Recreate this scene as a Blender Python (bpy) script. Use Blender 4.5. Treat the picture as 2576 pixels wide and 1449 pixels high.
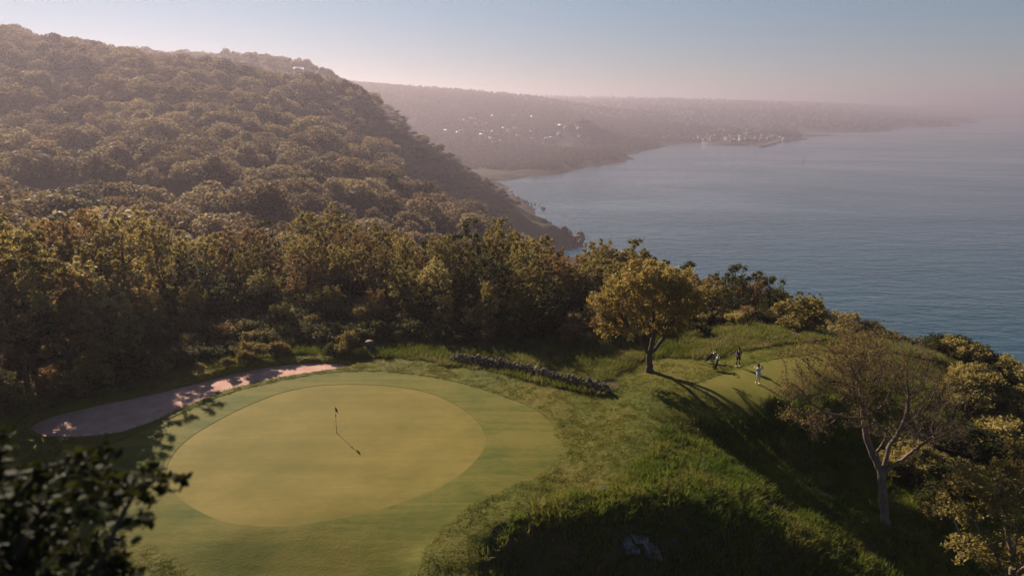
import bpy, bmesh, math, random
import numpy as np
from mathutils import Vector, Matrix, Euler
from mathutils import noise as mnoise
from mathutils.geometry import delaunay_2d_cdt

for _o in list(bpy.data.objects):
    bpy.data.objects.remove(_o, do_unlink=True)
SC = bpy.context.scene
COL = SC.collection

# ---------------------------------------------------------------- camera
HFOV = math.radians(73.0)
CAM_H = 24.0
PITCH = math.radians(14.6955)
cam_d = bpy.data.cameras.new("camera")
cam_d.sensor_width = 36.0
cam_d.lens = 18.0 / math.tan(HFOV / 2)
cam_d.clip_start = 0.2
cam_d.clip_end = 200000.0
cam_d.dof.use_dof = True
cam_d.dof.focus_distance = 85.0
cam_d.dof.aperture_fstop = 0.52
cam = bpy.data.objects.new("camera", cam_d)
cam.location = (0, 0, CAM_H)
cam.rotation_euler = (math.pi / 2 - PITCH, 0, 0)
COL.objects.link(cam)
SC.camera = cam

# ---------------------------------------------------------------- sun and sky
SUN_EL = math.radians(26.5)
SUN_AZ = math.radians(-36.0)          # measured from +Y, negative = towards -X (left of the view)
SDIR = Vector((math.sin(SUN_AZ) * math.cos(SUN_EL), math.cos(SUN_AZ) * math.cos(SUN_EL), math.sin(SUN_EL)))
W = bpy.data.worlds.new("World")
SC.world = W
W.use_nodes = True
wn, wl = W.node_tree.nodes, W.node_tree.links
wn.clear()
sky = wn.new("ShaderNodeTexSky")
sky.sky_type = 'NISHITA'
sky.sun_disc = False
sky.sun_elevation = SUN_EL
sky.sun_rotation = SUN_AZ
sky.altitude = 100
sky.air_density = 0.85
sky.dust_density = 0.0
sky.ozone_density = 1.6
hs = wn.new("ShaderNodeHueSaturation")
hs.inputs['Saturation'].default_value = 1.0
tint = wn.new("ShaderNodeMix")
tint.data_type = 'RGBA'
tint.blend_type = 'MULTIPLY'
tint.inputs[0].default_value = 1.0
tint.inputs[7].default_value = (0.75, 0.90, 0.95, 1)
gam = wn.new("ShaderNodeGamma")
gam.inputs[1].default_value = 0.80
tco = wn.new("ShaderNodeTexCoord")
sxyz = wn.new("ShaderNodeSeparateXYZ")
wl.new(tco.outputs['Generated'], sxyz.inputs[0])
belt = wn.new("ShaderNodeValToRGB")          # pinkish air low over the horizon, all the way round
be = belt.color_ramp.elements
be[0].position = 0.0; be[0].color = (1.0, 0.83, 0.86, 1)
be[1].position = 0.16; be[1].color = (1.0, 1.0, 1.0, 1)
e2 = be.new(0.06); e2.color = (1.0, 0.86, 0.88, 1)
wl.new(sxyz.outputs[2], belt.inputs[0])
mb = wn.new("ShaderNodeMix"); mb.data_type = 'RGBA'; mb.blend_type = 'MULTIPLY'; mb.inputs[0].default_value = 1.0
bg = wn.new("ShaderNodeBackground")
bg.inputs['Strength'].default_value = 0.05
wo = wn.new("ShaderNodeOutputWorld")
wl.new(sky.outputs[0], hs.inputs['Color'])
wl.new(hs.outputs[0], tint.inputs[6])
wl.new(tint.outputs[2], gam.inputs[0])
wl.new(gam.outputs[0], mb.inputs[6]); wl.new(belt.outputs[0], mb.inputs[7])
wl.new(mb.outputs[2], bg.inputs[0])
wl.new(bg.outputs[0], wo.inputs[0])

sun_d = bpy.data.lights.new("sun", 'SUN')
sun_d.energy = 5.0
sun_d.angle = math.radians(0.53)
sun_d.color = (1.0, 0.85, 0.66)
sun = bpy.data.objects.new("sun", sun_d)
sun.rotation_euler = (-SDIR).to_track_quat('-Z', 'Y').to_euler()
sun.location = (-60, 80, 90)
COL.objects.link(sun)

# ---------------------------------------------------------------- render settings
SC.render.engine = 'CYCLES'
SC.view_settings.view_transform = 'Standard'
SC.view_settings.look = 'None'
SC.view_settings.exposure = 1.08
SC.view_settings.gamma = 1.0
cy = SC.cycles
cy.max_bounces = 6
cy.diffuse_bounces = 3
cy.glossy_bounces = 2
cy.transmission_bounces = 4
cy.transparent_max_bounces = 6
cy.volume_bounces = 1
cy.caustics_reflective = False
cy.caustics_refractive = False
cy.sample_clamp_indirect = 4.0
cy.use_adaptive_sampling = True
cy.adaptive_threshold = 0.01
try:
    cy.use_denoising = True
    cy.denoiser = 'OPENIMAGEDENOISE'
except Exception:
    pass

HAZE_DENSITY = 0.00028
HAZE_COLOR = (0.50, 0.440, 0.525, 1)
HAZE_G = 0.5

# ================================================================ helpers
SEA_Z = -86.0
FPX = 1288 / math.tan(HFOV / 2)        # survey scale: picture 2576 wide
def ray(u, v):
    x = (u - 1288) / FPX
    y = -(v - 724.5) / FPX
    c, s = math.cos(PITCH), math.sin(PITCH)
    return np.array([x, c + y * s, -s + y * c])
def at_z(u, v, z=0.0):
    r = ray(u, v)
    t = (z - CAM_H) / r[2]
    return np.array([r[0] * t, r[1] * t, z])
def at_y(u, v, Y):
    r = ray(u, v)
    t = Y / r[1]
    return np.array([r[0] * t, Y, CAM_H + r[2] * t])

RNG = np.random.default_rng(7)

def _hash(ix, iy, seed):
    h = (ix.astype(np.int64) * 374761393 + iy.astype(np.int64) * 668265263 + seed * 1442695041) & 0x7fffffff
    h = ((h ^ (h >> 13)) * 1274126177) & 0x7fffffff
    h = h ^ (h >> 16)
    return (h & 0xffffff) / float(0xffffff)
def vnoise(x, y, scale, seed=0):
    x = np.asarray(x, float) / scale
    y = np.asarray(y, float) / scale
    ix, iy = np.floor(x), np.floor(y)
    fx, fy = x - ix, y - iy
    fx = fx * fx * (3 - 2 * fx)
    fy = fy * fy * (3 - 2 * fy)
    a = _hash(ix, iy, seed); b = _hash(ix + 1, iy, seed)
    c = _hash(ix, iy + 1, seed); d = _hash(ix + 1, iy + 1, seed)
    return (a * (1 - fx) + b * fx) * (1 - fy) + (c * (1 - fx) + d * fx) * fy - 0.5
def fbm(x, y, scale, seed=0, octv=4):
    r = 0
    for i in range(octv):
        r = r + vnoise(x, y, scale / 2 ** i, seed + i * 17) / 2 ** i
    return r

class RBF:
    """smooth height surface through scattered survey points"""
    def __init__(self, pts, smooth=0.0, scale=1.0):
        p = np.array(pts, float)
        self.c = p[:, :2] / scale
        self.s = scale
        n = len(p)
        d = np.linalg.norm(self.c[:, None] - self.c[None], axis=2)
        A = np.zeros((n + 3, n + 3))
        A[:n, :n] = -d + np.eye(n) * smooth
        A[:n, n] = 1; A[:n, n + 1:] = self.c
        A[n, :n] = 1; A[n + 1:, :n] = self.c.T
        self.w = np.linalg.lstsq(A, np.concatenate([p[:, 2], np.zeros(3)]), rcond=None)[0]
    def __call__(self, x, y):
        q = np.stack([np.ravel(x), np.ravel(y)], 1) / self.s
        out = np.empty(len(q))
        n = len(self.c)
        for i in range(0, len(q), 20000):
            k = q[i:i + 20000]
            d = np.linalg.norm(k[:, None] - self.c[None], axis=2)
            out[i:i + 20000] = -d @ self.w[:n] + self.w[n] + k @ self.w[n + 1:]
        return out.reshape(np.shape(x))

def mesh_np(name, verts, faces, mat=None, smooth=False):
    """mesh from numpy arrays; faces is (n,k) for one k or a list of such arrays"""
    me = bpy.data.meshes.new(name)
    verts = np.ascontiguousarray(verts, dtype=np.float32)
    fl = faces if isinstance(faces, list) else [faces]
    fl = [np.asarray(f, np.int32) for f in fl if len(f)]
    me.vertices.add(len(verts))
    me.vertices.foreach_set("co", verts.ravel())
    loops = np.concatenate([f.ravel() for f in fl])
    tot = np.concatenate([np.full(len(f), f.shape[1], np.int32) for f in fl])
    start = np.concatenate([[0], np.cumsum(tot)[:-1]]).astype(np.int32)
    me.loops.add(len(loops))
    me.loops.foreach_set("vertex_index", loops)
    me.polygons.add(len(tot))
    me.polygons.foreach_set("loop_start", start)
    me.polygons.foreach_set("loop_total", tot)
    if smooth:
        me.polygons.foreach_set("use_smooth", np.ones(len(tot), bool))
    me.update(calc_edges=True)
    me.validate()
    if mat:
        me.materials.append(mat)
    return me

def obj(name, me, parent=None, loc=None, rot=None, scale=None, link=True):
    o = bpy.data.objects.new(name, me)
    if loc is not None: o.location = loc
    if rot is not None: o.rotation_euler = rot
    if scale is not None: o.scale = scale if hasattr(scale, '__len__') else (scale,) * 3
    if parent is not None: o.parent = parent
    if link: COL.objects.link(o)
    return o
def tag(o, label=None, cat=None, group=None, kind=None):
    if label: o["label"] = label
    if cat: o["category"] = cat
    if group: o["group"] = group
    if kind: o["kind"] = kind
    return o
def thing(name, label, cat, loc=(0, 0, 0), rz=0.0, group=None, scale=1.0):
    o = obj(name, None, loc=loc, rot=(0, 0, rz), scale=scale)
    o.empty_display_size = 0.3
    return tag(o, label, cat, group)
def copy_tree(root, loc, rz, scale, label, group=None, cat=None, mats=None):
    r = root.copy()
    COL.objects.link(r)
    r.location = loc; r.rotation_euler = (0, 0, rz)
    r.scale = scale if hasattr(scale, '__len__') else (scale,) * 3
    tag(r, label, cat, group)
    for ch in root.children:
        c = ch.copy(); COL.objects.link(c); c.parent = r
    return r

# ---- node helpers
def mat_new(name):
    m = bpy.data.materials.new(name)
    m.use_nodes = True
    nt = m.node_tree
    nt.nodes.clear()
    out = nt.nodes.new("ShaderNodeOutputMaterial")
    return m, nt, nt.nodes, nt.links, out
def ramp(nt, fac, stops, interp='LINEAR'):
    r = nt.nodes.new("ShaderNodeValToRGB")
    r.color_ramp.interpolation = interp
    e = r.color_ramp.elements
    while len(e) < len(stops): e.new(0.5)
    for i, (p, c) in enumerate(stops):
        e[i].position = p
        e[i].color = (c[0], c[1], c[2], 1) if hasattr(c, '__len__') else (c, c, c, 1)
    nt.links.new(fac, r.inputs[0])
    return r.outputs[0]
def noise(nt, scale, detail=4, rough=0.55, coord=None, stretch=None, rot=None, dist=0.0):
    n = nt.nodes.new("ShaderNodeTexNoise")
    n.inputs['Scale'].default_value = scale
    n.inputs['Detail'].default_value = detail
    n.inputs['Roughness'].default_value = rough
    n.inputs['Distortion'].default_value = dist
    if coord is None:
        g = nt.nodes.new("ShaderNodeNewGeometry")
        coord = g.outputs['Position']
    if stretch or rot:
        mp = nt.nodes.new("ShaderNodeMapping")
        if stretch: mp.inputs['Scale'].default_value = stretch
        if rot: mp.inputs['Rotation'].default_value = rot
        nt.links.new(coord, mp.inputs[0])
        coord = mp.outputs[0]
    nt.links.new(coord, n.inputs['Vector'])
    return n.outputs[0]
def mixc(nt, fac, a, b, mode='MIX'):
    m = nt.nodes.new("ShaderNodeMix")
    m.data_type = 'RGBA'
    m.blend_type = mode
    for sock, val in ((m.inputs[0], fac), (m.inputs[6], a), (m.inputs[7], b)):
        if hasattr(val, 'links'): nt.links.new(val, sock)
        elif hasattr(val, '__len__'): sock.default_value = (val[0], val[1], val[2], 1)
        else: sock.default_value = val
    return m.outputs[2]
def math_n(nt, op, a, b=None, c=None):
    m = nt.nodes.new("ShaderNodeMath")
    m.operation = op
    for i, v in enumerate((a, b, c)):
        if v is None: continue
        if hasattr(v, 'links'): nt.links.new(v, m.inputs[i])
        else: m.inputs[i].default_value = v
    return m.outputs[0]
def bump(nt, h, strength, dist):
    b = nt.nodes.new("ShaderNodeBump")
    b.inputs['Strength'].default_value = strength
    b.inputs['Distance'].default_value = dist
    nt.links.new(h, b.inputs['Height'])
    return b.outputs[0]
def principled(nt, col, rough=0.9, spec=0.2, normal=None, metallic=0.0):
    p = nt.nodes.new("ShaderNodeBsdfPrincipled")
    if hasattr(col, 'links'): nt.links.new(col, p.inputs['Base Color'])
    else: p.inputs['Base Color'].default_value = (*col[:3], 1)
    if hasattr(rough, 'links'): nt.links.new(rough, p.inputs['Roughness'])
    else: p.inputs['Roughness'].default_value = rough
    p.inputs['Specular IOR Level'].default_value = spec
    p.inputs['Metallic'].default_value = metallic
    if normal is not None: nt.links.new(normal, p.inputs['Normal'])
    return p
def simple(name, col, rough=0.8, spec=0.3, var=0.0, vscale=6.0, bumpk=0.0, metallic=0.0):
    m, nt, N, L, out = mat_new(name)
    c = col
    nrm = None
    if var > 0:
        nz = noise(nt, vscale, 5)
        c = mixc(nt, ramp(nt, nz, [(0.3, 0.0), (0.7, 1.0)]), [k * (1 - var) for k in col], [min(1, k * (1 + var)) for k in col])
    if bumpk > 0:
        nrm = bump(nt, noise(nt, vscale * 2, 6), bumpk, 0.05)
    p = principled(nt, c, rough, spec, nrm, metallic)
    L.new(p.outputs[0], out.inputs[0])
    return m

def leaf_mat(name, c1, c2, c3=None, trans=0.35, spread=0.25):
    """leaf: colour varies leaf by leaf (by position) and tree by tree (object random)"""
    m, nt, N, L, out = mat_new(name)
    oi = N.new("ShaderNodeObjectInfo")
    n1 = noise(nt, 0.55, 2)
    n2 = noise(nt, 7.0, 1)
    f = math_n(nt, 'ADD', math_n(nt, 'MULTIPLY', n1, 0.75), math_n(nt, 'MULTIPLY', n2, 0.45))
    f = math_n(nt, 'ADD', f, math_n(nt, 'MULTIPLY', math_n(nt, 'SUBTRACT', oi.outputs['Random'], 0.5), spread * 2))
    stops = [(0.30, c1), (0.85, c2)] if c3 is None else [(0.22, c1), (0.58, c2), (0.98, c3)]
    col = ramp(nt, f, stops)
    d = principled(nt, col, 0.7, 0.12)
    t = N.new("ShaderNodeBsdfTranslucent")
    tc = mixc(nt, 1.0, col, (1.75, 1.62, 1.0), 'MULTIPLY')
    L.new(tc, t.inputs[0])
    mx = N.new("ShaderNodeMixShader")
    mx.inputs[0].default_value = trans
    L.new(d.outputs[0], mx.inputs[1]); L.new(t.outputs[0], mx.inputs[2])
    L.new(mx.outputs[0], out.inputs[0])
    return m

# ---- geometry-nodes scatter for uncountable stuff
def scatter(name, pts, rots, scls, idxs, templates, kind="stuff", label=None, cat=None):
    """points -> one object that instances the template meshes"""
    pts = np.asarray(pts, np.float32)
    me = bpy.data.meshes.new(name)
    me.vertices.add(len(pts))
    me.vertices.foreach_set("co", pts.ravel())
    a = me.attributes.new("rot", 'FLOAT_VECTOR', 'POINT'); a.data.foreach_set("vector", np.asarray(rots, np.float32).ravel())
    a = me.attributes.new("scl", 'FLOAT_VECTOR', 'POINT'); a.data.foreach_set("vector", np.asarray(scls, np.float32).ravel())
    a = me.attributes.new("idx", 'INT', 'POINT'); a.data.foreach_set("value", np.asarray(idxs, np.int32))
    o = obj(name, me)
    tc = bpy.data.collections.new(name + "_templates")
    for i, t in enumerate(templates):
        to = bpy.data.objects.new("%s_piece_%02d" % (name, i), t)
        tc.objects.link(to)
    ng = bpy.data.node_groups.new(name + "_scatter", 'GeometryNodeTree')
    ng.interface.new_socket("Geometry", in_out='INPUT', socket_type='NodeSocketGeometry')
    ng.interface.new_socket("Geometry", in_out='OUTPUT', socket_type='NodeSocketGeometry')
    n, l = ng.nodes, ng.links
    gi, go = n.new("NodeGroupInput"), n.new("NodeGroupOutput")
    ci = n.new("GeometryNodeCollectionInfo")
    ci.inputs['Collection'].default_value = tc
    ci.inputs['Separate Children'].default_value = True
    ci.inputs['Reset Children'].default_value = True
    ip = n.new("GeometryNodeInstanceOnPoints")
    ip.inputs['Pick Instance'].default_value = True
    def attr(nm, typ):
        q = n.new("GeometryNodeInputNamedAttribute")
        q.data_type = typ
        q.inputs['Name'].default_value = nm
        return q.outputs[0]
    e2r = n.new("FunctionNodeEulerToRotation")
    l.new(attr("rot", 'FLOAT_VECTOR'), e2r.inputs[0])
    l.new(gi.outputs[0], ip.inputs['Points'])
    l.new(ci.outputs[0], ip.inputs['Instance'])
    l.new(attr("idx", 'INT'), ip.inputs['Instance Index'])
    l.new(e2r.outputs[0], ip.inputs['Rotation'])
    l.new(attr("scl", 'FLOAT_VECTOR'), ip.inputs['Scale'])
    l.new(ip.outputs[0], go.inputs[0])
    md = o.modifiers.new("scatter", 'NODES')
    md.node_group = ng
    return tag(o, label, cat, kind=kind)

def inside(poly, x, y):
    poly = np.asarray(poly)[:, :2]
    x = np.asarray(x, float); y = np.asarray(y, float)
    r = np.zeros(x.shape, bool)
    j = len(poly) - 1
    for i in range(len(poly)):
        xi, yi = poly[i]; xj, yj = poly[j]
        if yi != yj:
            cnd = ((yi > y) != (yj > y)) & (x < (xj - xi) * (y - yi) / (yj - yi) + xi)
            r ^= cnd
        j = i
    return r
def dist_poly(poly, x, y, closed=True):
    p = np.asarray(poly, float)[:, :2]
    q = np.roll(p, -1, 0) if closed else p[1:]
    p = p if closed else p[:-1]
    x = np.asarray(x, float); y = np.asarray(y, float)
    best = np.full(x.shape, 1e9)
    for a, b in zip(p, q):
        d = b - a
        t = np.clip(((x - a[0]) * d[0] + (y - a[1]) * d[1]) / max(1e-9, d @ d), 0, 1)
        best = np.minimum(best, np.hypot(x - a[0] - t * d[0], y - a[1] - t * d[1]))
    return best
def smooth_loop(pts, step=0.45, closed=True):
    p = np.asarray(pts, float)[:, :2]
    n = len(p)
    out = []
    rng = range(n) if closed else range(n - 1)
    for i in rng:
        if closed: p0, p1, p2, p3 = p[i - 1], p[i], p[(i + 1) % n], p[(i + 2) % n]
        else: p0, p1, p2, p3 = p[max(i - 1, 0)], p[i], p[i + 1], p[min(i + 2, n - 1)]
        k = max(1, int(np.linalg.norm(p2 - p1) / step))
        for t in np.arange(k) / k:
            out.append(0.5 * ((2 * p1) + (-p0 + p2) * t + (2 * p0 - 5 * p1 + 4 * p2 - p3) * t * t + (-p0 + 3 * p1 - 3 * p2 + p3) * t ** 3))
    if not closed: out.append(p[-1])
    return np.array(out)
def px_loop(px, z=0.0, **k):
    return smooth_loop([at_z(u, v, z) for u, v in px], **k)

def grid_faces(nx, ny):
    i = np.arange(nx - 1)[:, None] * ny + np.arange(ny - 1)[None]
    i = i.ravel()
    return np.stack([i, i + ny, i + ny + 1, i + 1], 1)
# ================================================================ terrain: hills, far coast, sea
CAN = 12.0                                  # canopy height to take off the tree-top survey
hc = []
def H(u, v, Y, drop=CAN):
    p = at_y(u, v, Y); hc.append((p[0], p[1], p[2] - drop))
for u, v, Y in [(-250, 500, 165), (0, 510, 175), (300, 515, 185), (600, 545, 195), (850, 575, 205), (1050, 590, 225), (1200, 600, 245),
                (-250, 400, 250), (0, 410, 265), (300, 420, 275), (600, 435, 280), (850, 485, 270), (1050, 535, 270), (1200, 580, 275),
                (-250, 270, 370), (0, 290, 385), (300, 300, 390), (600, 320, 385), (780, 370, 370), (950, 445, 350), (1100, 515, 330),
                (0, 170, 455), (300, 205, 465), (560, 240, 460), (720, 300, 440),
                (-300, 30, 560), (0, 80, 545), (130, 102, 550), (265, 130, 555), (420, 147, 565), (520, 156, 570), (640, 184, 575), (760, 212, 585)]:
    H(u, v, Y)
for u, v, Y in [(860, 236, 600), (930, 272, 612), (980, 304, 620), (1050, 336, 622), (1100, 366, 618), (1150, 402, 612), (1200, 440, 604),
                (1250, 476, 598), (1300, 520, 590), (1345, 554, 584), (1400, 582, 580)]:
    H(u, v, Y, 3.0)
for u, v, Y in [(900, 330, 560), (1000, 380, 545), (1100, 440, 535), (1180, 500, 525), (1260, 555, 530), (1000, 430, 470), (1100, 490, 450), (1200, 550, 445), (1330, 590, 545), (1400, 615, 545)]:
    H(u, v, Y, 3.0)
for u, v, Y in [(1440, 592, 576), (1462, 600, 576), (1420, 600, 560), (1450, 612, 560)]:
    H(u, v, Y, 0.0)
hc += [(34, 566, -66), (46, 570, -75), (26, 590, -66)]
# second hill behind, and the saddle between
for u, v, Y in [(450, 150, 980), (520, 148, 980), (600, 144, 985), (670, 148, 990), (720, 156, 1000), (780, 172, 1005), (830, 193, 1010), (870, 215, 1015), (930, 255, 1020), (300, 140, 980)]:
    H(u, v, Y, 8.0)
for u, v, Y in [(300, 190, 760), (600, 230, 770), (800, 270, 780), (950, 320, 790), (1050, 380, 800), (1120, 420, 820)]:
    H(u, v, Y, 8.0)
hc += [(-700, 700, 95), (-800, 300, 60), (-500, 120, 20), (-300, 60, 5), (-600, 1100, 70), (-300, 1150, 20), (-800, 1100, 70)]
# the plateau the golf course lies on (kept under the fine near ground)
for x, y, z in [(-60, 30, -5), (-30, 20, -5), (0, 10, -6), (-60, 70, -5), (-30, 70, -5), (0, 75, -5), (25, 78, -6), (20, 50, -9), (35, 60, -10),
                (-40, 95, -6), (0, 95, -8), (30, 92, -14), (-60, 125, -14), (-20, 130, -18), (15, 125, -24), (-100, 120, -12), (-120, 60, -3), (0, -50, -8), (-100, -40, -5),
                (45, 70, -14), (55, 50, -18), (40, 25, -18), (45, -40, -18)]:
    hc.append((x, y, z))
coast = [(118, -70), (112, 0), (105, 60), (98, 110), (84, 180), (66, 260), (52, 350), (48, 440), (50, 510), (60, 560), (65, 580), (46, 605), (24, 650), (14, 700), (24, 790), (16, 840), (-2, 885), (-14, 980), (-26, 1070), (-60, 1150)]
for x, y in coast:
    hc.append((x, y, SEA_Z - 0.3)); hc.append((x + 35, y, SEA_Z - 7)); hc.append((x + 120, y, SEA_Z - 9))
hill_rbf = RBF(hc, smooth=0.02, scale=100.0)
def hill_z(x, y):
    z = hill_rbf(x, y)
    k = np.clip((np.asarray(y) - 130) / 100, 0.12, 1)
    z = z + fbm(x, y, 60, 5, 4) * 5.0 * k
    k2 = np.clip(1 - np.abs(z - SEA_Z) / 26, 0, 1)                # broken rock at the waterline
    z = z + k2 * (fbm(x, y, 18, 9, 4) * 6.0)
    return np.maximum(z, SEA_Z - 10)

m_hill, nt, N, L, out = mat_new("hill_ground")
g = N.new("ShaderNodeNewGeometry")
sp = N.new("ShaderNodeSeparateXYZ"); L.new(g.outputs['Position'], sp.inputs[0])
earth = ramp(nt, noise(nt, 0.09, 8, 0.65), [(0.32, (0.035, 0.030, 0.014)), (0.5, (0.065, 0.050, 0.022)), (0.68, (0.10, 0.066, 0.036))])
rockc = ramp(nt, noise(nt, 0.25, 9, 0.7), [(0.3, (0.034, 0.023, 0.021)), (0.6, (0.082, 0.050, 0.043)), (0.8, (0.13, 0.085, 0.072))])
hz = math_n(nt, 'ADD', sp.outputs[2], math_n(nt, 'MULTIPLY', noise(nt, 0.05, 5), 22.0))
rk = ramp(nt, math_n(nt, 'MULTIPLY_ADD', hz, 0.02, 86 * 0.02), [(0.20, 1.0), (0.55, 0.0)])
p = principled(nt, mixc(nt, rk, earth, rockc), 0.95, 0.1, bump(nt, noise(nt, 0.5, 8, 0.7), 0.7, 1.5))
L.new(p.outputs[0], out.inputs[0])
xs = np.arange(-880, 181, 4.0); ys = np.arange(-64, 1141, 4.0)
X, Y = np.meshgrid(xs, ys, indexing='ij')
Z = hill_z(X, Y)
tag(obj("hill_terrain", mesh_np("hill_terrain", np.stack([X, Y, Z], -1).reshape(-1, 3), grid_faces(len(xs), len(ys)), m_hill, True)), kind="structure")

# ---- far coast
fc = []
def Fp(u, v, Y, drop=0): p = at_y(u, v, Y); fc.append((p[0], p[1], p[2] - drop))
for u, v, Y in [(700, 205, 2300), (870, 208, 2350), (930, 210, 2400), (1000, 214, 2450), (1080, 224, 2550), (1200, 233, 2700), (1330, 242, 3000), (1400, 250, 3300), (1440, 262, 3500)]:
    Fp(u, v, Y, 8)
for u, v, Y in [(1000, 260, 2000), (1100, 300, 1800), (1200, 290, 2050), (1200, 350, 1620), (1200, 400, 1330), (1300, 300, 2100), (1300, 350, 1750), (1300, 400, 1390),
                (1400, 290, 2350), (1400, 330, 2000), (1400, 370, 1750), (1400, 405, 1320), (1500, 330, 2100), (1500, 365, 1850), (1500, 392, 1460), (1560, 300, 2700), (1560, 345, 2100), (1580, 368, 1830),
                (1440, 319, 1930), (1465, 316, 1920), (1495, 318, 1910), (1530, 336, 1930), (1400, 318, 2000),
                (1150, 410, 1250), (1100, 380, 1300)]:
    Fp(u, v, Y, 4)
for u, v, Y in [(1440, 255, 5000), (1700, 259, 5200), (1900, 262, 6000), (2100, 261, 7000), (2200, 264, 7500), (2400, 268, 9500), (2576, 267, 11500), (2800, 268, 13000), (3100, 269, 15000)]:
    Fp(u, v, Y)
for u, v, Y in [(1600, 280, 3600), (1700, 290, 3500), (1660, 330, 2450), (1800, 300, 3400), (1800, 335, 2550), (1900, 285, 4000), (1920, 335, 2500), (2000, 300, 3900), (2100, 285, 5200), (2100, 310, 3900), (2200, 300, 4700), (2300, 285, 6200), (2350, 300, 5200), (1700, 345, 2300), (1850, 352, 2220)]:
    Fp(u, v, Y)
shore_px = [(1190, 462), (1240, 452), (1290, 442), (1340, 434), (1400, 426), (1460, 418), (1510, 411), (1545, 404), (1565, 396), (1588, 384), (1620, 377), (1645, 371), (1658, 364), (1700, 361), (1770, 362), (1780, 366), (1840, 366), (1880, 365), (1905, 369), (1916, 372.5), (1945, 364), (1965, 358), (2010, 356), (2060, 350), (2040, 345), (2066, 341), (2010, 337), (1995, 332), (2080, 330.5), (2180, 331), (2258, 330), (2280, 325), (2320, 321), (2390, 316), (2330, 311), (2430, 306), (2440, 300), (2500, 292), (2560, 289), (2640, 287), (2900, 285), (3300, 284)]
for u, v in shore_px:
    p = at_z(u, v, SEA_Z); fc.append((p[0], p[1], SEA_Z + 0.3))
for u, v in shore_px[:14]:
    p = at_z(u - 12, v - 9, SEA_Z + 9); fc.append((p[0], p[1], SEA_Z + 9))
for u, v in [(1240, 475), (1340, 455), (1460, 440), (1560, 420), (1640, 395), (1720, 376), (1840, 382), (1920, 390), (2000, 368), (2080, 348), (2150, 340), (2280, 340), (2420, 325), (2560, 300), (2700, 296), (2900, 292), (2576, 420), (2000, 450), (1700, 430), (3000, 500)]:
    p = at_z(u, v, SEA_Z); fc.append((p[0], p[1], SEA_Z - 8 - 0.002 * p[1]))
for u, v in [(1300, 418), (1340, 412), (1380, 408), (1420, 405), (1460, 402), (1500, 398), (1530, 392), (1350, 424), (1250, 432)]:
    p = at_z(u, v, SEA_Z + 7); fc.append((p[0], p[1], SEA_Z + 7))
fc += [(-900, 1500, 40), (-500, 1350, -20), (-250, 1200, -70), (-1200, 3000, 110), (0, 6000, 90), (3000, 14000, 90), (-2000, 6000, 110), (8000, 20000, 60)]
far_rbf = RBF(fc, smooth=0.004, scale=1000.0)
def far_z(x, y):
    z = far_rbf(x, y)
    k = np.clip((np.asarray(y) - 900) / 2500, 0.2, 1.5)
    z = z + fbm(x, y, 320, 21, 5) * 12 * k
    near0 = np.clip(1 - np.abs(z - SEA_Z) / 14, 0, 1)
    z = z + near0 * fbm(x, y, 70, 31, 4) * 3.5
    return np.clip(z, SEA_Z - 9, 122.0)
m_far, nt, N, L, out = mat_new("far_country")
f1 = noise(nt, 0.0035, 6, 0.6); f2 = noise(nt, 0.02, 8, 0.7)
colr = ramp(nt, f1, [(0.38, (0.03, 0.028, 0.014)), (0.5, (0.06, 0.048, 0.025)), (0.58, (0.075, 0.056, 0.030)), (0.64, (0.04, 0.032, 0.016))])
colr = mixc(nt, 0.6, colr, ramp(nt, f2, [(0.35, (0.02, 0.018, 0.012)), (0.65, (0.07, 0.052, 0.032))]))
g = N.new("ShaderNodeNewGeometry"); sp = N.new("ShaderNodeSeparateXYZ"); L.new(g.outputs['Position'], sp.inputs[0])
sh = ramp(nt, math_n(nt, 'MULTIPLY_ADD', sp.outputs[2], 0.1, 8.6), [(0.1, 1.0), (0.7, 0.0)])
colr = mixc(nt, sh, colr, ramp(nt, f2, [(0.3, (0.018, 0.013, 0.012)), (0.7, (0.045, 0.033, 0.029))]))
p = principled(nt, colr, 0.95, 0.05)
L.new(p.outputs[0], out.inputs[0])
ang = np.radians(np.linspace(-42, 47, 560)); rad = np.geomspace(1075, 19000, 330)
A, R = np.meshgrid(ang, rad, indexing='ij')
X, Y = R * np.sin(A), R * np.cos(A)
Z = far_z(X, Y)
tag(obj("far_coast_terrain", mesh_np("far_coast_terrain", np.stack([X, Y, Z], -1).reshape(-1, 3), grid_faces(len(ang), len(rad)), m_far, True)), kind="structure")

# ---- sea
m_sea, nt, N, L, out = mat_new("sea_water")
g = N.new("ShaderNodeNewGeometry")
w1 = noise(nt, 0.11, 3, 0.55, g.outputs['Position'], (0.35, 1.0, 1.0), (0, 0, math.radians(-14)), 0.6)
w2 = noise(nt, 0.33, 2, 0.5, g.outputs['Position'], (0.45, 1.0, 1.0), (0, 0, math.radians(9)), 0.4)
w3 = noise(nt, 0.02, 3, 0.5, g.outputs['Position'], (0.4, 1.0, 1.0), (0, 0, math.radians(-6)))
hh = math_n(nt, 'ADD', math_n(nt, 'MULTIPLY', w1, 1.0), math_n(nt, 'MULTIPLY', w2, 0.35))
w4 = noise(nt, 0.0035, 4, 0.6, g.outputs['Position'], (0.35, 1.0, 1.0), (0, 0, math.radians(12)), 1.2)
hh = math_n(nt, 'MULTIPLY', hh, math_n(nt, 'MULTIPLY_ADD', w3, 1.2, 0.3))
lane = ramp(nt, w4, [(0.38, 0.55), (0.62, 1.25)])
hh = math_n(nt, 'MULTIPLY', hh, lane)
p = principled(nt, (0.010, 0.052, 0.078), ramp(nt, w4, [(0.36, 0.07), (0.64, 0.17)]), 0.5, bump(nt, hh, 1.0, 1.3))
p.inputs['IOR'].default_value = 1.33
L.new(p.outputs[0], out.inputs[0])
bm = bmesh.new()
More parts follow.
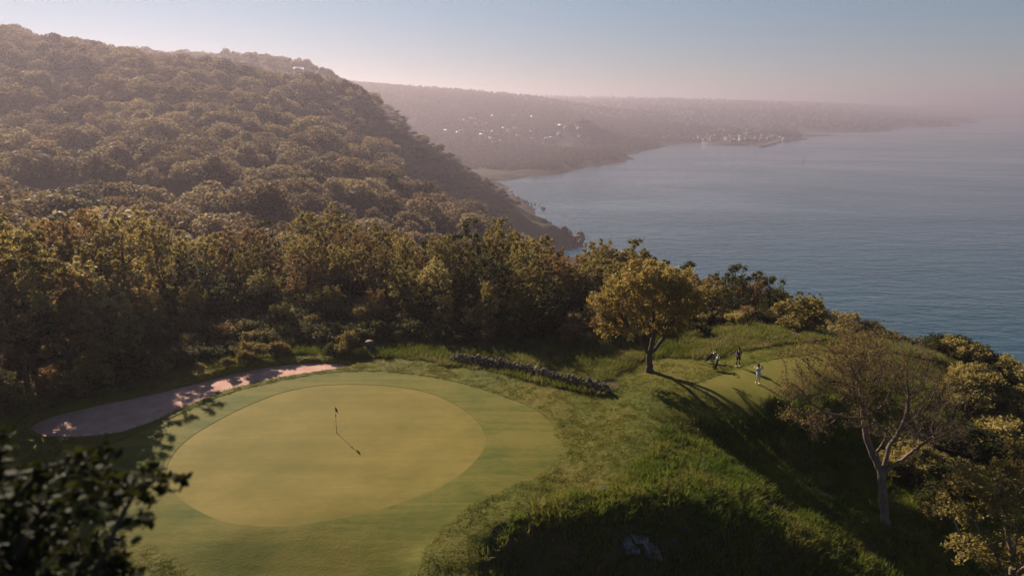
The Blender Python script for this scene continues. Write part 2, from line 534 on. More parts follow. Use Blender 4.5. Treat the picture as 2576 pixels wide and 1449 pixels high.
bmesh.ops.create_circle(bm, cap_ends=True, cap_tris=True, segments=96, radius=60000)
me = bpy.data.meshes.new("sea"); bm.to_mesh(me); bm.free(); me.materials.append(m_sea)
tag(obj("sea", me, loc=(0, 0, SEA_Z)), kind="structure")

# ---- the air
bm = bmesh.new()
bmesh.ops.create_cube(bm, size=1.0)
me = bpy.data.meshes.new("haze"); bm.to_mesh(me); bm.free()
m_hz, nt, N, L, out = mat_new("haze_air")
pv = N.new("ShaderNodeVolumePrincipled")
pv.inputs['Color'].default_value = HAZE_COLOR
pv.inputs['Density'].default_value = HAZE_DENSITY
pv.inputs['Anisotropy'].default_value = HAZE_G
L.new(pv.outputs[0], out.inputs['Volume'])
me.materials.append(m_hz)
HZ_TOP, HZ_BOT = 150.0, SEA_Z - 14
tag(obj("haze", me, loc=(0, 0, (HZ_TOP + HZ_BOT) / 2), scale=(130000, 130000, HZ_TOP - HZ_BOT)), kind="stuff")
# ================================================================ near ground of the golf course
nc = []
for x in range(-60, 16, 9):
    for y in (24, 33, 42, 51, 60, 69, 78):
        if x > -8 and y < 42: continue
        if x > 6 and y < 55: continue
        if y < 36: continue
        nc.append((x, y, 0.0))
def Nz(u, v, z): p = at_z(u, v, z); nc.append((p[0], p[1], z))
for a in [(1760, 965, .35), (2000, 890, .5), (1980, 990, .3), (1900, 850, .6), (2050, 850, .4), (1640, 935, .15), (1800, 880, .5), (1500, 930, .1), (1450, 1060, -.25), (1520, 1110, -.1),
          (1080, 1400, 0), (1240, 1275, 0), (1380, 1250, 0), (1480, 1232, 0), (1620, 1130, 0), (1660, 1070, 0), (1760, 1040, .05), (1960, 1008, .2), (2060, 985, .1), (2150, 960, -.2), (2250, 900, -.6),
          (1270, 1320, -.15), (1400, 1305, -.2), (1500, 1300, -.25), (1700, 1290, -.8), (1850, 1300, -1.5), (1600, 1220, -.35), (1750, 1200, -1.2), (1900, 1240, -2.0), (1760, 1110, -1.7), (1900, 1120, -2.6), (2060, 1110, -3.0), (2150, 1060, -2.4), (2230, 1325, -4.0), (2050, 1340, -3.9), (2400, 1250, -5.2), (2300, 1100, -3.6), (2450, 1100, -4.6),
          (2300, 880, -1.0), (2430, 905, -2.6), (2576, 960, -4.2), (2450, 1000, -3.2), (2576, 1060, -5)]:
    Nz(*a)
for a in [(250, 1470, -1.0), (450, 1460, -1.0), (650, 1455, -1.0), (850, 1455, -1.0), (1000, 1455, -.9), (500, 1385, -.45), (700, 1385, -.45), (900, 1380, -.42), (1060, 1370, -.35), (1120, 1440, -.6), (1150, 1360, -.2), (600, 1330, -.08), (800, 1328, -.08)]:
    Nz(*a)
crest = [at_z(u, v, z) for u, v, z in [(1214, 1480, -.3), (1220, 1395, -.2), (1250, 1352, -.2), (1330, 1328, -.2), (1420, 1318, -.25), (1500, 1310, -.3), (1600, 1305, -.5), (1700, 1310, -.8), (1800, 1325, -1.3), (1900, 1345, -2.1), (2000, 1375, -3.0)]]
for k, q in enumerate(crest):
    t0 = crest[min(k + 1, len(crest) - 1)] - crest[max(k - 1, 0)]
    nn = np.array([t0[1], -t0[0]]) / math.hypot(t0[0], t0[1])
    nc.append(tuple(q))
    f_ = np.interp(k, [0, 2, 7, 10], [2.4, 3.2, 3.4, 1.6])
    nc.append((q[0] + nn[0] * .9, q[1] + nn[1] * .9, q[2] - f_)); nc.append((q[0] + nn[0] * 3, q[1] + nn[1] * 3, q[2] - f_ - 1.0))
nc += [(-50, 24, -1.6), (-35, 24, -2), (-20, 24, -2.2), (-8, 24, -2.4), (-58, 33, -.5), (6, 30, -6), (14, 28, -8), (30, 28, -12), (-40, 88, -2), (-20, 88, -1), (0, 86, -1.5), (15, 86, -2), (28, 84, -3), (38, 80, -4),
       (-55, 104, -4), (-20, 104, -6), (10, 102, -9), (30, 98, -14), (48, 84, -10), (60, 74, -12), (70, 62, -16), (62, 45, -14), (-62, 90, -1.5)]
near_rbf = RBF(nc, smooth=0.03, scale=10.0)
P_GREEN = [(440, 1140), (490, 1094), (560, 1052), (630, 1018), (710, 988), (790, 972), (870, 967), (960, 969), (1050, 981), (1120, 1004), (1180, 1042), (1212, 1080), (1221, 1115), (1206, 1152), (1150, 1204), (1060, 1248), (920, 1290), (780, 1315), (660, 1321), (570, 1310), (490, 1276), (440, 1238), (418, 1190)]
P_FRINGE = [(900, 932), (1000, 937), (1100, 950), (1200, 975), (1300, 1010), (1370, 1045), (1402, 1085), (1410, 1130), (1388, 1180), (1330, 1215), (1240, 1250), (1150, 1302), (1085, 1360), (1045, 1430), (1035, 1500), (1020, 1590), (800, 1640), (600, 1560), (540, 1475), (485, 1412), (420, 1374), (345, 1346), (290, 1320), (235, 1240), (240, 1160), (310, 1107), (400, 1068), (490, 1023), (570, 991), (650, 970), (730, 953), (810, 940)]
P_BUNK_TOP = [(60, 1085), (90, 1060), (150, 1038), (280, 1008), (400, 983), (500, 958), (600, 933), (700, 916), (800, 909), (870, 913), (888, 920)]
P_BUNK_BOT = [(860, 925), (800, 934), (720, 947), (640, 964), (560, 985), (480, 1017), (395, 1058), (300, 1092), (200, 1104), (110, 1101)]
P_TEE = [(1732, 968), (1870, 936), (2000, 908), (2090, 888), (2220, 915), (2110, 965), (1990, 998), (1880, 1004), (1780, 992)]
P_ROUGH_FAR = [(-200, 1200), (20, 1100), (60, 1066), (150, 1028), (280, 999), (400, 974), (500, 949), (600, 924), (700, 907), (800, 899), (880, 905), (960, 902), (1060, 906), (1130, 920), (1230, 935), (1340, 962), (1440, 985), (1530, 992), (1556, 972), (1550, 945), (1590, 922), (1640, 906), (1720, 914), (1800, 921), (1870, 905), (2000, 880), (2120, 868), (2300, 872), (2700, 900), (2700, 700), (-200, 700)]
P_BANK = [(1190, 1640), (1200, 1500), (1206, 1420), (1218, 1360), (1256, 1312), (1330, 1280), (1420, 1254), (1500, 1230), (1580, 1180), (1622, 1130), (1640, 1085), (1690, 1056), (1760, 1040), (1860, 1022), (1960, 1008), (2070, 990), (2200, 940), (2400, 920), (2900, 1000), (3200, 1640)]
L_GREEN, L_FRINGE = px_loop(P_GREEN), px_loop(P_FRINGE)
_tp = np.array([at_z(*q, .3)[:2] for q in P_TEE]); L_TEE = np.concatenate([_tp[i] + (_tp[(i + 1) % len(_tp)] - _tp[i]) * np.linspace(0, 1, 12)[:-1, None] for i in range(len(_tp))])
L_BTOP = smooth_loop([at_z(*q) for q in P_BUNK_TOP], closed=False); L_BBOT = smooth_loop([at_z(*q) for q in P_BUNK_BOT], closed=False)
L_BUNK = np.concatenate([L_BTOP, L_BBOT])
def wob(L, a, s):
    return np.stack([L[:, 0] + vnoise(L[:, 0], L[:, 1], s, 3) * a, L[:, 1] + vnoise(L[:, 0], L[:, 1], s, 4) * a], 1)
_rf = [at_z(u, max(v, 800)) for u, v in P_ROUGH_FAR[:-2]] + [(75, 104, 0), (-75, 104, 0)]
L_RFAR = wob(smooth_loop(_rf[:-2], closed=False), 0.5, 1.2)
L_RFAR = np.concatenate([L_RFAR, [(90, 70), (90, 130), (-90, 130), (-90, 50)]])
_bk = [at_z(u, v) for u, v in P_BANK]
L_BANK = wob(smooth_loop(_bk, closed=False), 0.5, 1.0)
SUN_H = np.array([SDIR.x, SDIR.y]) / math.hypot(SDIR.x, SDIR.y)
def near_z_full(x, y):
    x = np.asarray(x, float); y = np.asarray(y, float)
    z = near_rbf(x, y)
    dg = np.where(inside(L_GREEN, x, y), 0, dist_poly(L_GREEN[::3], x, y))
    amp = np.clip(dg / 9, 0.12, 1)
    z = z + amp * (vnoise(x, y, 9, 1) * 0.55 + vnoise(x, y, 3.5, 2) * 0.13)
    bank = inside(L_BANK, x, y)
    db = np.where(bank, dist_poly(L_BANK[::2], x, y), 0)
    z = z + np.clip(db / 3, 0, 1) * (vnoise(x, y, 4, 8) * 0.9 + vnoise(x, y, 1.6, 9) * 0.35)
    dt_, db_ = dist_poly(L_BTOP[::2], x, y, False), dist_poly(L_BBOT[::2], x, y, False)
    out_ = ~inside(L_BUNK, x, y) & ~inside(L_FRINGE, x, y) & (dt_ < db_)
    endf = np.clip((L_BTOP[-1][0] - .3 - x) / 3.0, 0, 1)
    z = z + np.where(out_, 0.42 * np.exp(-(dt_ / 2.6) ** 2) * endf, 0)
    rf = np.clip((y - 66) / 8, 0, 1)
    z = z + rf * vnoise(x, y, 5, 12) * 0.5
    return z
_nx0, _ny0, _ns = -95.0, 10.0, 0.3
_gx, _gy = np.meshgrid(np.arange(_nx0, 95.1, _ns), np.arange(_ny0, 132.1, _ns), indexing='ij')
_NG = near_z_full(_gx, _gy)
def near_z(x, y):
    fx = np.clip((np.asarray(x, float) - _nx0) / _ns, 0, _NG.shape[0] - 1.001); fy = np.clip((np.asarray(y, float) - _ny0) / _ns, 0, _NG.shape[1] - 1.001)
    ix, iy = fx.astype(int), fy.astype(int); tx, ty = fx - ix, fy - iy
    return (_NG[ix, iy] * (1 - tx) + _NG[ix + 1, iy] * tx) * (1 - ty) + (_NG[ix, iy + 1] * (1 - tx) + _NG[ix + 1, iy + 1] * tx) * ty
# ---- grass materials
def grass_mat(name, stops, big, fine, bump_s, bump_d, fscale=9.0, stretch=None, bscale=None, bands=None):
    m, nt, N, L, out = mat_new(name)
    f = math_n(nt, 'ADD', math_n(nt, 'MULTIPLY', noise(nt, big, 4, 0.6), 0.7), math_n(nt, 'MULTIPLY', noise(nt, fscale, 5, 0.7, None, stretch), fine))
    if bands:                                  # faint mowing bands and wheel tracks
        rot_, sc_, amt = bands
        bn = noise(nt, sc_, 3, .5, None, (0.12, 1.0, 1.0), (0, 0, rot_), .8)
        f = math_n(nt, 'ADD', f, math_n(nt, 'MULTIPLY', math_n(nt, 'SUBTRACT', bn, .5), amt))
    col = ramp(nt, f, stops)
    spk = noise(nt, 5.0, 2, .5)
    col = mixc(nt, ramp(nt, spk, [(.70, 0.0), (.80, .35)]), col, (stops[-1][1][0] * 1.15, stops[-1][1][1] * 1.1, stops[-1][1][2] * 1.2))
    big2 = noise(nt, .09, 3, .5, None, None, None, 1.0)
    col = mixc(nt, ramp(nt, big2, [(.42, .18), (.60, 0.0)]), col, (stops[0][1][0] * .8, stops[0][1][1] * .92, stops[0][1][2]))
    hgt = noise(nt, bscale or fscale * 0.8, 5, 0.7)
    p = principled(nt, col, 0.85, 0.12, bump(nt, hgt, bump_s, bump_d))
    L.new(p.outputs[0], out.inputs[0])
    return m
m_green = grass_mat("putting_green_turf", [(0.34, (0.114, 0.094, 0.012)), (0.52, (0.145, 0.113, 0.017)), (0.70, (0.184, 0.138, 0.028))], 0.22, 0.42, 0.3, 0.03, 2.2, (0.5, 1.6, 1), 14, (math.radians(-28), 0.55, 0.5))
m_fringe = grass_mat("fringe_turf", [(0.32, (0.050, 0.064, 0.005)), (0.50, (0.086, 0.088, 0.008)), (0.70, (0.138, 0.114, 0.018))], 0.20, 0.5, 0.6, 0.07, 2.4, (0.6, 1.5, 1), 7, (math.radians(-24), 0.7, 0.7))
m_tee = grass_mat("tee_turf", [(0.34, (0.108, 0.106, 0.015)), (0.52, (0.144, 0.127, 0.023)), (0.70, (0.180, 0.145, 0.035))], 0.3, 0.35, 0.3, 0.04, 3.0, None, 10)
m_mown = grass_mat("mown_grass", [(0.32, (0.046, 0.060, 0.005)), (0.47, (0.080, 0.086, 0.008)), (0.60, (0.118, 0.102, 0.014)), (0.74, (0.155, 0.112, 0.024))], 0.14, 0.45, 0.9, 0.16, 2.6, None, 3.2)
m_rough = grass_mat("rough_ground", [(0.32, (0.020, 0.022, 0.008)), (0.50, (0.045, 0.042, 0.014)), (0.70, (0.085, 0.060, 0.028))], 0.25, 0.5, 0.9, 0.2, 2.0, None, 2.5)
m_sand, nt, N, L, out = mat_new("bunker_sand")
sc1 = ramp(nt, noise(nt, 0.7, 5, 0.6), [(0.3, (0.40, 0.225, 0.180)), (0.7, (0.54, 0.335, 0.280))])
sc1 = mixc(nt, ramp(nt, noise(nt, 2.6, 5, 0.7, None, (1, 2.2, 1)), [(0.58, 0.0), (0.72, 0.55)]), sc1, (0.27, 0.12, 0.085))
rake = noise(nt, 7, 2, .5, None, (0.15, 1.6, 1), (0, 0, math.radians(-32)), .6)
p = principled(nt, sc1, 0.95, 0.05, bump(nt, math_n(nt, 'ADD', noise(nt, 5, 6, 0.7), rake), 0.7, 0.07)); L.new(p.outputs[0], out.inputs[0])

# ---- one triangulation, split along the mown edges
gx = np.arange(-66, 72.1, 0.55); gy = np.arange(22, 104.1, 0.55)
GX, GY = np.meshgrid(gx, gy, indexing='ij')
GX = GX + RNG.uniform(-.12, .12, GX.shape); GY = GY + RNG.uniform(-.12, .12, GY.shape)
gp = np.stack([GX.ravel(), GY.ravel()], 1)
loops_c = [L_GREEN, L_FRINGE, L_BUNK, L_TEE]
loops_o = [L_RFAR[:-4], L_BANK]
keep = np.ones(len(gp), bool)
for Lp in loops_c + loops_o: keep &= dist_poly(Lp, gp[:, 0], gp[:, 1]) > 0.2
gp = gp[keep]
vin = [Vector(q) for q in gp.tolist()]
ein = []
for Lp in loops_c:
    b0 = len(vin); n0 = len(Lp)
    vin += [Vector(q) for q in Lp.tolist()]
    ein += [(b0 + i, b0 + (i + 1) % n0) for i in range(n0)]
for Lp in loops_o:
    b0 = len(vin)
    vin += [Vector(q) for q in Lp.tolist()]
    ein += [(b0 + i, b0 + i + 1) for i in range(len(Lp) - 1)]
cv, ce, cf, _, _, _ = delaunay_2d_cdt(vin, ein, [], 0, 1e-5)
CV = np.array([(q.x, q.y) for q in cv]); CF = np.array([f for f in cf if len(f) == 3])
cen = CV[CF].mean(1)
zone = np.zeros(len(CF), int)                                    # 0 mown
zone[inside(L_RFAR, cen[:, 0], cen[:, 1])] = 5
zone[inside(L_BANK, cen[:, 0], cen[:, 1])] = 5
zone[inside(L_FRINGE, cen[:, 0], cen[:, 1])] = 1
zone[inside(L_GREEN, cen[:, 0], cen[:, 1])] = 2
zone[inside(L_TEE, cen[:, 0], cen[:, 1])] = 3
zone[inside(L_BUNK, cen[:, 0], cen[:, 1])] = 4
CZ = near_z_full(CV[:, 0], CV[:, 1])
dtop = dist_poly(L_BTOP, CV[:, 0], CV[:, 1], False); dbot = dist_poly(L_BBOT, CV[:, 0], CV[:, 1], False)
tb = np.clip(dbot / (dbot + dtop + 1e-6), 0, 1)
CZ0 = near_rbf(CV[:, 0], CV[:, 1])
ZB = CZ0 - 0.05 - 0.16 * tb ** 1.3 + vnoise(CV[:, 0], CV[:, 1], 0.8, 40) * 0.06
OFF = {0: 0.055, 1: 0.022, 2: 0.0, 3: 0.02, 4: 0.0, 5: 0.075}
ZN = {0: ("ground", m_mown), 1: ("fringe_turf", m_fringe), 2: ("putting_green", m_green), 3: ("tee_turf", m_tee), 4: ("bunker_sand", m_sand), 5: ("rough_ground", m_rough)}
edge_rough = 0.06
for z_id, (nm, mt) in ZN.items():
    F = CF[zone == z_id]
    used, inv = np.unique(F, return_inverse=True)
    F = inv.reshape(F.shape)
    zz = (ZB if z_id == 4 else CZ)[used] + OFF[z_id]
    if z_id in (0, 5):
        zz = zz + vnoise(CV[used, 0], CV[used, 1], 0.7, 50) * edge_rough
    V = np.column_stack([CV[used], zz])
    E = np.sort(np.concatenate([F[:, [0, 1]], F[:, [1, 2]], F[:, [2, 0]]]), axis=1)
    Eo = np.concatenate([F[:, [0, 1]], F[:, [1, 2]], F[:, [2, 0]]])
    _, idx, cnt = np.unique(E[:, 0].astype(np.int64) * 10 ** 7 + E[:, 1], return_index=True, return_counts=True)
    be = Eo[idx[cnt == 1]]
    n0 = len(V)
    low = V.copy(); low[:, 2] -= 1.3 if z_id in (0, 5) else 0.2
    V2 = np.concatenate([V, V + [0, 0, -0.0005], low])
    Q = np.stack([be[:, 1] + n0, be[:, 0] + n0, be[:, 0] + 2 * n0, be[:, 1] + 2 * n0], 1)
    tag(obj(nm, mesh_np(nm, V2, [F, Q], mt, z_id in (2, 1, 3, 4))), kind="structure")
def ground_z(x, y):
    return near_z(x, y) + 0.06
# ================================================================ trees
def grow(env_pts, base, trunk_top, step, kill, infl, max_it=160, trunk_lean=(0, 0), trunk_forks=None):
    """space colonisation: nodes (n,3) and parent index; env_pts are the points the branches grow towards"""
    base = np.array(base, float); top = np.array(trunk_top, float)
    nt_ = max(2, int(np.linalg.norm(top - base) / step))
    nodes = [base + (top - base) * i / nt_ for i in range(nt_ + 1)]
    par = [-1] + list(range(nt_))
    if trunk_forks is not None:
        k0 = len(nodes) - 1
        for f in trunk_forks:
            f = np.array(f, float); n_ = max(2, int(np.linalg.norm(f - nodes[k0]) / step)); pr = k0
            a0 = nodes[k0].copy()
            for i in range(1, n_ + 1):
                t = i / n_
                q = a0 + (f - a0) * t
                q[2] += 0.12 * np.linalg.norm(f - a0) * (t * t - t)
                nodes.append(q); par.append(pr); pr = len(nodes) - 1
    P = np.array(nodes); PAR = list(par)
    att = np.array(env_pts, float)
    dmin = np.full(len(att), 1e9); near = np.zeros(len(att), int)
    alive = np.ones(len(att), bool)
    new0 = 0
    rs = np.random.default_rng(len(att))
    for it in range(max_it):
        nw = P[new0:]
        if len(nw):
            for s in range(0, len(nw), 400):
                d = np.linalg.norm(att[:, None] - nw[None, s:s + 400], axis=2)
                k = d.argmin(1); dm = d[np.arange(len(att)), k]
                b = dm < dmin
                dmin[b] = dm[b]; near[b] = k[b] + new0 + s
        alive &= dmin > kill
        sel = alive & (dmin < infl)
        if not sel.any():
            if it == 0: sel = alive
            else: break
        idx = near[sel]
        dirs = att[sel] - P[idx]
        dirs /= np.linalg.norm(dirs, axis=1)[:, None] + 1e-9
        u, inv = np.unique(idx, return_inverse=True)
        acc = np.zeros((len(u), 3)); np.add.at(acc, inv, dirs)
        acc += rs.normal(0, 0.12, acc.shape)
        acc /= np.linalg.norm(acc, axis=1)[:, None] + 1e-9
        newp = P[u] + acc * step
        new0 = len(P)
        # drop stalled growth
        P = np.concatenate([P, newp]); PAR += u.tolist()
        if len(P) > 14000: break
    return P, np.array(PAR)

def radii(P, PAR, tip, expo, base_r=None):
    n = len(P)
    acc = np.zeros(n); kids = np.zeros(n, int)
    for i in range(n - 1, -1, -1):
        if acc[i] == 0: acc[i] = tip ** expo
        if PAR[i] >= 0:
            acc[PAR[i]] += acc[i]; kids[PAR[i]] += 1
    r = acc ** (1 / expo)
    if base_r: r = tip + (r - tip) * (base_r - tip) / max(1e-6, r[0] - tip)
    return r, kids

def tubes(P, PAR, R, sides_thick=7, sides_thin=3, thick=0.05, rmin=0.0, jitter=0.0):
    """branch chains as tapered tubes"""
    n = len(P)
    kids = [[] for _ in range(n)]
    for i in range(1, n): kids[PAR[i]].append(i)
    V, Fs = [], []
    nv = 0
    stack = [(0, None)]
    rs = np.random.default_rng(3)
    while stack:
        st, frm = stack.pop()
        ch = [st]
        while kids[ch[-1]]:
            k = sorted(kids[ch[-1]], key=lambda j: -R[j])
            for o_ in k[1:]:
                if R[o_] >= rmin: stack.append((o_, ch[-1]))
            ch.append(k[0])
        pts = [P[j] for j in ch]; rr = [R[j] for j in ch]
        if frm is not None:
            pts = [P[frm]] + pts; rr = [min(R[frm], rr[0] * 1.15)] + rr
        if len(pts) < 2: continue
        pts = np.array(pts); rr = np.array(rr)
        if jitter and len(pts) > 2: pts[1:] += rs.normal(0, jitter, pts[1:].shape) * np.minimum(1, rr[1:, None] * 10)
        k = sides_thick if rr.max() > thick else sides_thin
        tg = np.gradient(pts, axis=0); tg /= np.linalg.norm(tg, axis=1)[:, None] + 1e-9
        ref = np.where(np.abs(tg[:, 2:3]) < 0.9, np.array([[0, 0, 1.0]]), np.array([[1.0, 0, 0]]))
        ref = np.tile(ref[0], (len(pts), 1)) if len(set(map(tuple, ref))) > 1 else ref
        a = np.cross(tg, ref); a /= np.linalg.norm(a, axis=1)[:, None] + 1e-9
        b = np.cross(tg, a)
        th = np.arange(k) * 2 * math.pi / k
        ring = pts[:, None] + rr[:, None, None] * (a[:, None] * np.cos(th)[None, :, None] + b[:, None] * np.sin(th)[None, :, None])
        m = len(pts)
        V.append(ring.reshape(-1, 3))
        i = np.arange(m - 1)[:, None] * k; j = np.arange(k)[None]
        q = np.stack([i + j, i + (j + 1) % k, i + k + (j + 1) % k, i + k + j], -1).reshape(-1, 4) + nv
        Fs.append(q); nv += m * k
    return np.concatenate(V), np.concatenate(Fs)

def leaf_quads(C, size, rs, up=0.35, jit=0.4, elong=1.5, hexa=False):
    """one small tilted leaf-blade per centre"""
    n = len(C)
    nrm = rs.normal(0, 1, (n, 3)); nrm[:, 2] = np.abs(nrm[:, 2]) + up
    nrm /= np.linalg.norm(nrm, axis=1)[:, None]
    t = rs.normal(0, 1, (n, 3)); a = np.cross(nrm, t); a /= np.linalg.norm(a, axis=1)[:, None] + 1e-9
    b = np.cross(nrm, a)
    s = size * rs.uniform(1 - jit, 1 + jit, n)[:, None] * 0.5
    if hexa:
        out = np.stack([C - a * s * elong, C - a * s * .35 - b * s * .95, C + a * s * .5 - b * s * .75, C + a * s * elong, C + a * s * .5 + b * s * .75, C - a * s * .35 + b * s * .95], 1)
        return out.reshape(-1, 3), np.arange(n * 6).reshape(n, 6)
    V = np.stack([C - a * s * elong, C - b * s * .8, C + a * s * elong, C + b * s * .8], 1).reshape(-1, 3)
    return V, np.arange(n * 4).reshape(n, 4)

def dome_pts(n, c, r, rs, clumps=16, clump_r=0.42, shell=0.55, lobed=0.25):
    """points in an uneven crown: clumps spread through an ellipsoid, denser towards the outside"""
    c = np.array(c, float); r = np.array(r, float)
    d = rs.normal(0, 1, (clumps, 3)); d /= np.linalg.norm(d, axis=1)[:, None]
    d[:, 2] = np.where(d[:, 2] < -0.55, -d[:, 2], d[:, 2])
    k = d * rs.uniform(shell, 1.0, (clumps, 1)) * rs.uniform(1 - lobed, 1 + lobed * .4, (clumps, 1))
    w = rs.integers(0, clumps, n)
    q = rs.normal(0, 1, (n, 3)); q /= np.linalg.norm(q, axis=1)[:, None]
    q *= (rs.uniform(0, 1, (n, 1)) ** (1 / 2.2)) * clump_r * rs.uniform(.7, 1.25, (clumps, 1))[w]
    p = (k[w] + q)
    return c + p * r

def foliage(P, PAR, R, kids, rs, n_leaf, size, spread, rmax, up=0.35, hexa=False, zmin=None, keep=None):
    ok = np.where(R < rmax)[0]
    ok = ok[P[ok, 2] > (zmin if zmin is not None else -1e9)]
    if keep is not None: ok = ok[keep(P[ok])]
    w = np.where(kids[ok] == 0, 5.0, 1.0); w /= w.sum()
    pick = rs.choice(ok, n_leaf, p=w)
    C = P[pick] + rs.normal(0, spread, (n_leaf, 3))
    return leaf_quads(C, size, rs, up, hexa=hexa)

m_bark, nt, N, L, out = mat_new("bark")
tcn = N.new("ShaderNodeTexCoord")
bk = noise(nt, 6, 7, 0.7, tcn.outputs['Object'], (1, 1, 0.25))
p = principled(nt, ramp(nt, bk, [(0.3, (0.035, 0.026, 0.020)), (0.7, (0.105, 0.080, 0.062))]), 0.9, 0.15, bump(nt, bk, 0.6, 0.05)); L.new(p.outputs[0], out.inputs[0])
m_bark_pale, nt, N, L, out = mat_new("pale_bark")
tcn = N.new("ShaderNodeTexCoord")
bk = noise(nt, 5, 7, 0.7, tcn.outputs['Object'], (1, 1, 0.3))
p = principled(nt, ramp(nt, bk, [(0.3, (0.085, 0.060, 0.048)), (0.7, (0.225, 0.165, 0.135))]), 0.9, 0.15, bump(nt, bk, 0.5, 0.05)); L.new(p.outputs[0], out.inputs[0])

LM = dict(
    olive=leaf_mat("olive_leaves", (0.108, 0.083, 0.028), (0.212, 0.167, 0.057), (0.320, 0.258, 0.100)),
    rust=leaf_mat("rusty_leaves", (0.108, 0.064, 0.030), (0.188, 0.116, 0.052), (0.270, 0.178, 0.084)),
    dark=leaf_mat("dark_green_leaves", (0.018, 0.022, 0.006), (0.042, 0.044, 0.010), (0.080, 0.074, 0.018)),
    gold=leaf_mat("golden_leaves", (0.150, 0.108, 0.034), (0.240, 0.176, 0.056), (0.320, 0.245, 0.085), spread=0.05),
    lime=leaf_mat("yellow_green_leaves", (0.098, 0.079, 0.022), (0.180, 0.144, 0.042), (0.272, 0.216, 0.072)),
    hill=leaf_mat("hillside_leaves", (0.076, 0.055, 0.034), (0.146, 0.110, 0.070), (0.230, 0.178, 0.118), spread=0.36),
    hillr=leaf_mat("hillside_reddish_leaves", (0.080, 0.052, 0.034), (0.140, 0.095, 0.060), (0.210, 0.150, 0.095), spread=0.3),
    shade=leaf_mat("shade_toned_leaves", (0.006, 0.008, 0.003), (0.013, 0.016, 0.005), (0.026, 0.030, 0.008), trans=0.3),  # green leaves of the near tree, its backlit shade put into the colour
    pale=leaf_mat("pale_young_leaves", (0.145, 0.118, 0.044), (0.265, 0.220, 0.086), (0.380, 0.320, 0.142)),
    far=leaf_mat("far_leaves", (0.022, 0.018, 0.011), (0.044, 0.034, 0.020), (0.075, 0.058, 0.034), trans=0.25, spread=0.3),
    bud=leaf_mat("spring_bud_leaves", (0.095, 0.068, 0.018), (0.155, 0.115, 0.030), (0.215, 0.170, 0.048)),
    pine=leaf_mat("pine_needles", (0.014, 0.016, 0.008), (0.026, 0.028, 0.012), (0.045, 0.042, 0.018), trans=0.1),
)

# ---- broadleaf kinds of the wood (unit: metres, base at origin)
def wood_tree(seed, h, rx, trunk_h, leaf, n_leaf=8600, size=0.20, n_att=600, tall=0.5, ivy=False):
    rs = np.random.default_rng(seed)
    rz = h * tall * 0.5 * 1.05
    att = dome_pts(n_att, (rs.uniform(-.3, .3), rs.uniform(-.3, .3), h - rz * 1.0), (rx, rx, rz), rs, clumps=20, clump_r=0.40)
    P, PAR = grow(att, (0, 0, -0.8), (rs.uniform(-.4, .4), rs.uniform(-.4, .4), trunk_h), 0.38, 0.62, 6.0, 70)
    R, kids = radii(P, PAR, 0.012, 2.25, rs.uniform(0.20, 0.28))
    V, F = tubes(P, PAR, R, 7, 3, 0.06, rmin=0.014)
    tm = mesh_np("trunk", V, F, m_bark, True)
    LV, LF = foliage(P, PAR, R, kids, rs, n_leaf, size, 0.15, 0.045, zmin=trunk_h * 0.8)
    cm = mesh_np("crown", LV, LF, leaf)
    return tm, cm

KINDS = {}
_spec = [("olive", 'olive', 11, 13, 4.0, 2.2, .80), ("olive2", 'olive', 12, 12, 3.7, 3.0, .72), ("rust", 'rust', 13, 12, 4.0, 2.4, .78), ("dark", 'dark', 14, 11, 4.1, 1.8, .84),
         ("lime", 'lime', 15, 12, 3.9, 2.4, .78), ("olive3", 'pale', 16, 13, 3.4, 3.4, .74)]
for nm, lf, sd, hh_, rx_, th_, ta_ in _spec:
    KINDS[nm] = wood_tree(sd, hh_, rx_, th_, LM[lf], tall=ta_) + (hh_,)
# ---- bushes
def bush(seed, h, r, leaf, n_leaf=3200, size=0.17):
    rs = np.random.default_rng(seed)
    att = dome_pts(220, (0, 0, h * .52), (r, r, h * .5), rs, clumps=12, clump_r=0.45, shell=.35)
    P, PAR = grow(att, (0, 0, -0.4), (0, 0, 0.15), 0.25, 0.4, 5.0, 40)
    R, kids = radii(P, PAR, 0.01, 2.4, 0.07)
    V, F = tubes(P, PAR, R, 5, 3, 0.04, rmin=0.012)
    LV, LF = foliage(P, PAR, R, kids, rs, n_leaf, size, 0.2, 0.06)
    return mesh_np("stem", V, F, m_bark, True), mesh_np("foliage", LV, LF, leaf), h
BUSH = {"olive": bush(31, 2.4, 1.6, LM['olive']), "dark": bush(32, 2.6, 1.9, LM['dark']), "rust": bush(33, 2.2, 1.7, LM['rust']), "lime": bush(34, 2.3, 1.7, LM['lime'])}

PROTO = {}
def plant(kind, x, y, h, label, group, name="tree", width=1.0, z=None, rz=None, table=None, cat=None, parts=("trunk", "crown")):
    table = table or KINDS
    tm, cm, h0 = table[kind]
    s = h / h0
    if z is None: z = float(ground_z(np.array([x]), np.array([y]))[0])
    r = thing(name, label, cat or name.split('_')[-1], (x, y, z), rz if rz is not None else random.uniform(0, 6.28), group, (s * width, s * width, s))
    obj(parts[0], tm, r); obj(parts[1], cm, r)
    return r

